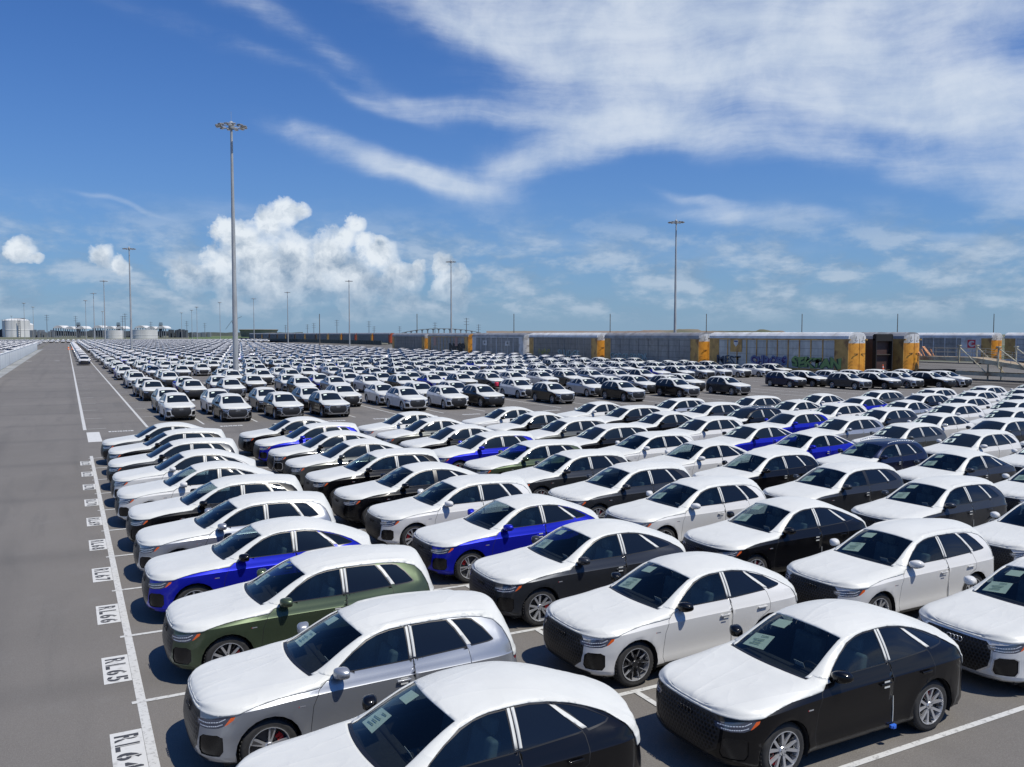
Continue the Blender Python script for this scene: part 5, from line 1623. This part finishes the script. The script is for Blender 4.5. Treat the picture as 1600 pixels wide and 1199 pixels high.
def shed(px0, px1, top, Z, lb):
    x, y = at((px0 + px1) / 2, Z); w = (px1 - px0) * Z / 1330; H = CAM_H + (522 - top) * Z / 1330
    root = link('arched_shed', None, None, (x, y, 0)); root.rotation_euler = (0, 0, -HEAD)
    rise = 3.6 * Z / 1330
    b = MB(); prof = [(-w / 2 + w * i / 8, H - rise + rise * math.sin(math.pi * i / 8) ** .7) for i in range(9)]
    b.prism(prof + [(w / 2, H - rise - .6), (-w / 2, H - rise - .6)], 'Y', -12, 12); b.build('arched_roof', whitec, root)
    b = MB()
    for q in range(5): b.bb(-w / 2 + w * q / 4 - .5, -w / 2 + w * q / 4 + .5, -11, -10, 0, H - rise - .5)
    b.build('legs', greys, root)
    b = MB(); b.bb(-w * .42, w * .42, -9, 9, H * .15, H * .55); b.build('machinery', darkb, root)
    tag(root, lb, 'shed', 'white arched shelters in the plant')
SHD = [(91, 106, 509), (109, 123, 510.5), (127, 139, 510), (152, 167, 509), (171, 185, 510), (188, 200, 510), (217, 233, 509), (235, 249, 510.5), (251, 264, 509.5)]
for i, (a, c_, t) in enumerate(SHD): shed(a, c_, t, 1300, f'white arched shelter in the plant on the skyline, {ORD[i]} from the left')
rs = random.Random(5)
def plant_block(px0, px1, Z, lo_, hi_, lb, m=darkb):
    x, y = at((px0 + px1) / 2, Z); w = (px1 - px0) * Z / 1330
    b = MB(); n = int((px1 - px0) / 1.6)
    for i in range(n):
        xx = -w / 2 + w * rs.random(); ww = rs.uniform(1, 6); hh = CAM_H + rs.uniform(lo_, hi_) * Z / 1330
        b.box((xx, rs.uniform(-12, 12), hh / 2), (ww, rs.uniform(2, 8), hh))
    b.bb(-w / 2, w / 2, -1, 1, CAM_H + lo_ * Z / 1330 - 2, CAM_H + lo_ * Z / 1330 - 1)
    o = b.build('process_plant', m, loc=(x, y, 0), rot=(0, 0, -HEAD)); tag(o, lb, 'industrial plant')
plant_block(-10, 10, 1500, 2, 8, 'dark plant structures left of the big white tank')
plant_block(55, 92, 1350, 2, 6.5, 'jumble of pipework between the big tank and the arched shelters', greys)
plant_block(140, 170, 1350, 2, 6, 'pipework between the third and fourth arched shelters')
plant_block(196, 222, 1350, 2, 7, 'dark pipework left of the low cream tank')
plant_block(262, 296, 1300, 2, 8.5, 'dark low process units at the right end of the plant')
plant_block(300, 330, 1500, 1, 3.5, 'low grey sheds right of the plant', greys)
for i, (px, top) in enumerate([(124, 504), (186.5, 504), (252.5, 504)]):
    x, y = at(px, 1300); H = CAM_H + (522 - top) * 1300 / 1330
    b = MB(); b.bb(-1.6, 1.6, -1.6, 1.6, 0, H - 4)
    for q in range(4): b.bb(-2.6 + .3 * q, 2.6 - .3 * q, -2.2, 2.2, H - 5 + q * 1.3, H - 4.2 + q * 1.3)
    o = b.build('flare_tower', darkb, loc=(x, y, 0), rot=(0, 0, -HEAD)); tag(o, f'dark square tower in the plant, {ORD[i]} from the left', 'tower')
o = sheet('grass_field', [at(296, 950), at(440, 950), at(440, 1900), at(296, 1900)], .02, grass_m)
b = MB()
def mound(name, pts, Z, m, lb, depth=60, cat='mound', kind='structure'):
    """rolling bank from a skyline of (px, py) points"""
    vs = []; fs = []; n = len(pts); rn = random.Random(len(pts))
    lay = [(-depth, .0), (-depth * .5, .55), (-depth * .15, .92), (0, 1.0), (depth * .5, .6), (depth, 0)]
    for (dz, k_) in lay:
        for (px, py) in pts:
            x, y = at(px, Z + dz * (1 + .15 * rn.random())); H = CAM_H + (522 - py) * Z / 1330
            vs.append((x, y, max(H * k_ * (1 if k_ > .9 else 1 + .1 * rn.uniform(-1, 1)), -.5 if k_ == 0 else .1)))
    for j in range(len(lay) - 1):
        for i in range(n - 1): fs.append((j * n + i, j * n + i + 1, (j + 1) * n + i + 1, (j + 1) * n + i))
    o = link(name, mesh_of(name, vs, fs, m)); o['kind'] = kind; return o
earth = varied('bare_earth', (.17, .12, .085), (.24, .19, .14), .03, .95, 8, c3=(.07, .085, .04), s3=.015)
pts = []
px = 760
rm = random.Random(9)
while px < 1240:
    base_ = 517.5 if px < 1005 else (516.2 if px < 1080 else 517.2)
    if 1058 < px < 1095: base_ = 514.6
    if 1180 < px < 1200: base_ = 514.4 + abs(px - 1190) * .15
    pts.append((px, base_ + rm.uniform(-.25, .25) + (2.5 if px > 1225 else 0))); px += 6
mound('earth_ridge', pts, 520, earth, '')
scrubm = varied('far_scrub', (.035, .045, .03), (.06, .07, .045), .05, .95)
pts = [(60 + i * 6, 519.8 + rm.uniform(-.6, .4)) for i in range(70)]
mound('scrub_belt', pts, 2600, scrubm, '', 200)
# bridge
root_z = 2300.
root = link('road_bridge', None, None, (*at(690, root_z), 0)); root.rotation_euler = (0, 0, -HEAD)
u_ = root_z / 1330
def bz(px): 
    t = (px - 690) / 62.; return CAM_H + (522 - 520.0) * u_ + 6.6 * u_ * max(0, 1 - abs(t) ** 2.2)
b = MB(); pr_ = None
for i in range(41):
    px = 628 + i * 3.1; p = ((px - 690) * u_, bz(px))
    if pr_: b.prism([(pr_[0], pr_[1] - 1.6), (p[0], p[1] - 1.6), (p[0], p[1]), (pr_[0], pr_[1])], 'Y', -6, 6)
    pr_ = p
b.build('bridge_deck', conc, root)
for i in range(14):
    px = 634 + i * 8.6; b = MB(); z_ = bz(px); b.bb((px - 690) * u_ - 1.1, (px - 690) * u_ + 1.1, -5, 5, 0, z_ - 1.6)
    b.prism([((px - 690) * u_ - 4, z_ - 1.6), ((px - 690) * u_ + 4, z_ - 1.6), ((px - 690) * u_ + 1.2, z_ - 4.2), ((px - 690) * u_ - 1.2, z_ - 4.2)], 'Y', -5.5, 5.5)
    b.build('bridge_pier', conc, root)
tag(root, 'long low arched road bridge on the horizon near the middle', 'bridge')
x, y = at(405, 1600); u_ = 1600 / 1330.
b = MB(); b.lathe([(26 * u_, 0), (28 * u_, CAM_H + 4 * u_), (30 * u_, CAM_H + 6.6 * u_), (27 * u_, CAM_H + 7.2 * u_), (0, CAM_H + 6 * u_)], 40, 'Z')
o = b.build('round_hall', varied('hall_cladding', (.20, .18, .16), (.27, .25, .22), .05, .8), loc=(x, y, 0)); tag(o, 'wide low brownish round hall on the skyline right of the thick mast', 'building')
b = MB(); x, y = at(370, 1200); b.tube((0, 0, 0), (-6, 0, 24), .6, .3, 6); b.tube((-6, 0, 24), (-15, 0, 12), .3, n=5); b.tube((-6, 0, 24), (8, 0, 30), .3, n=5)
o = b.build('crane', greys, loc=(x, y, 0), rot=(0, 0, -HEAD)); tag(o, 'small crane with angled jib just right of the thick mast', 'crane')
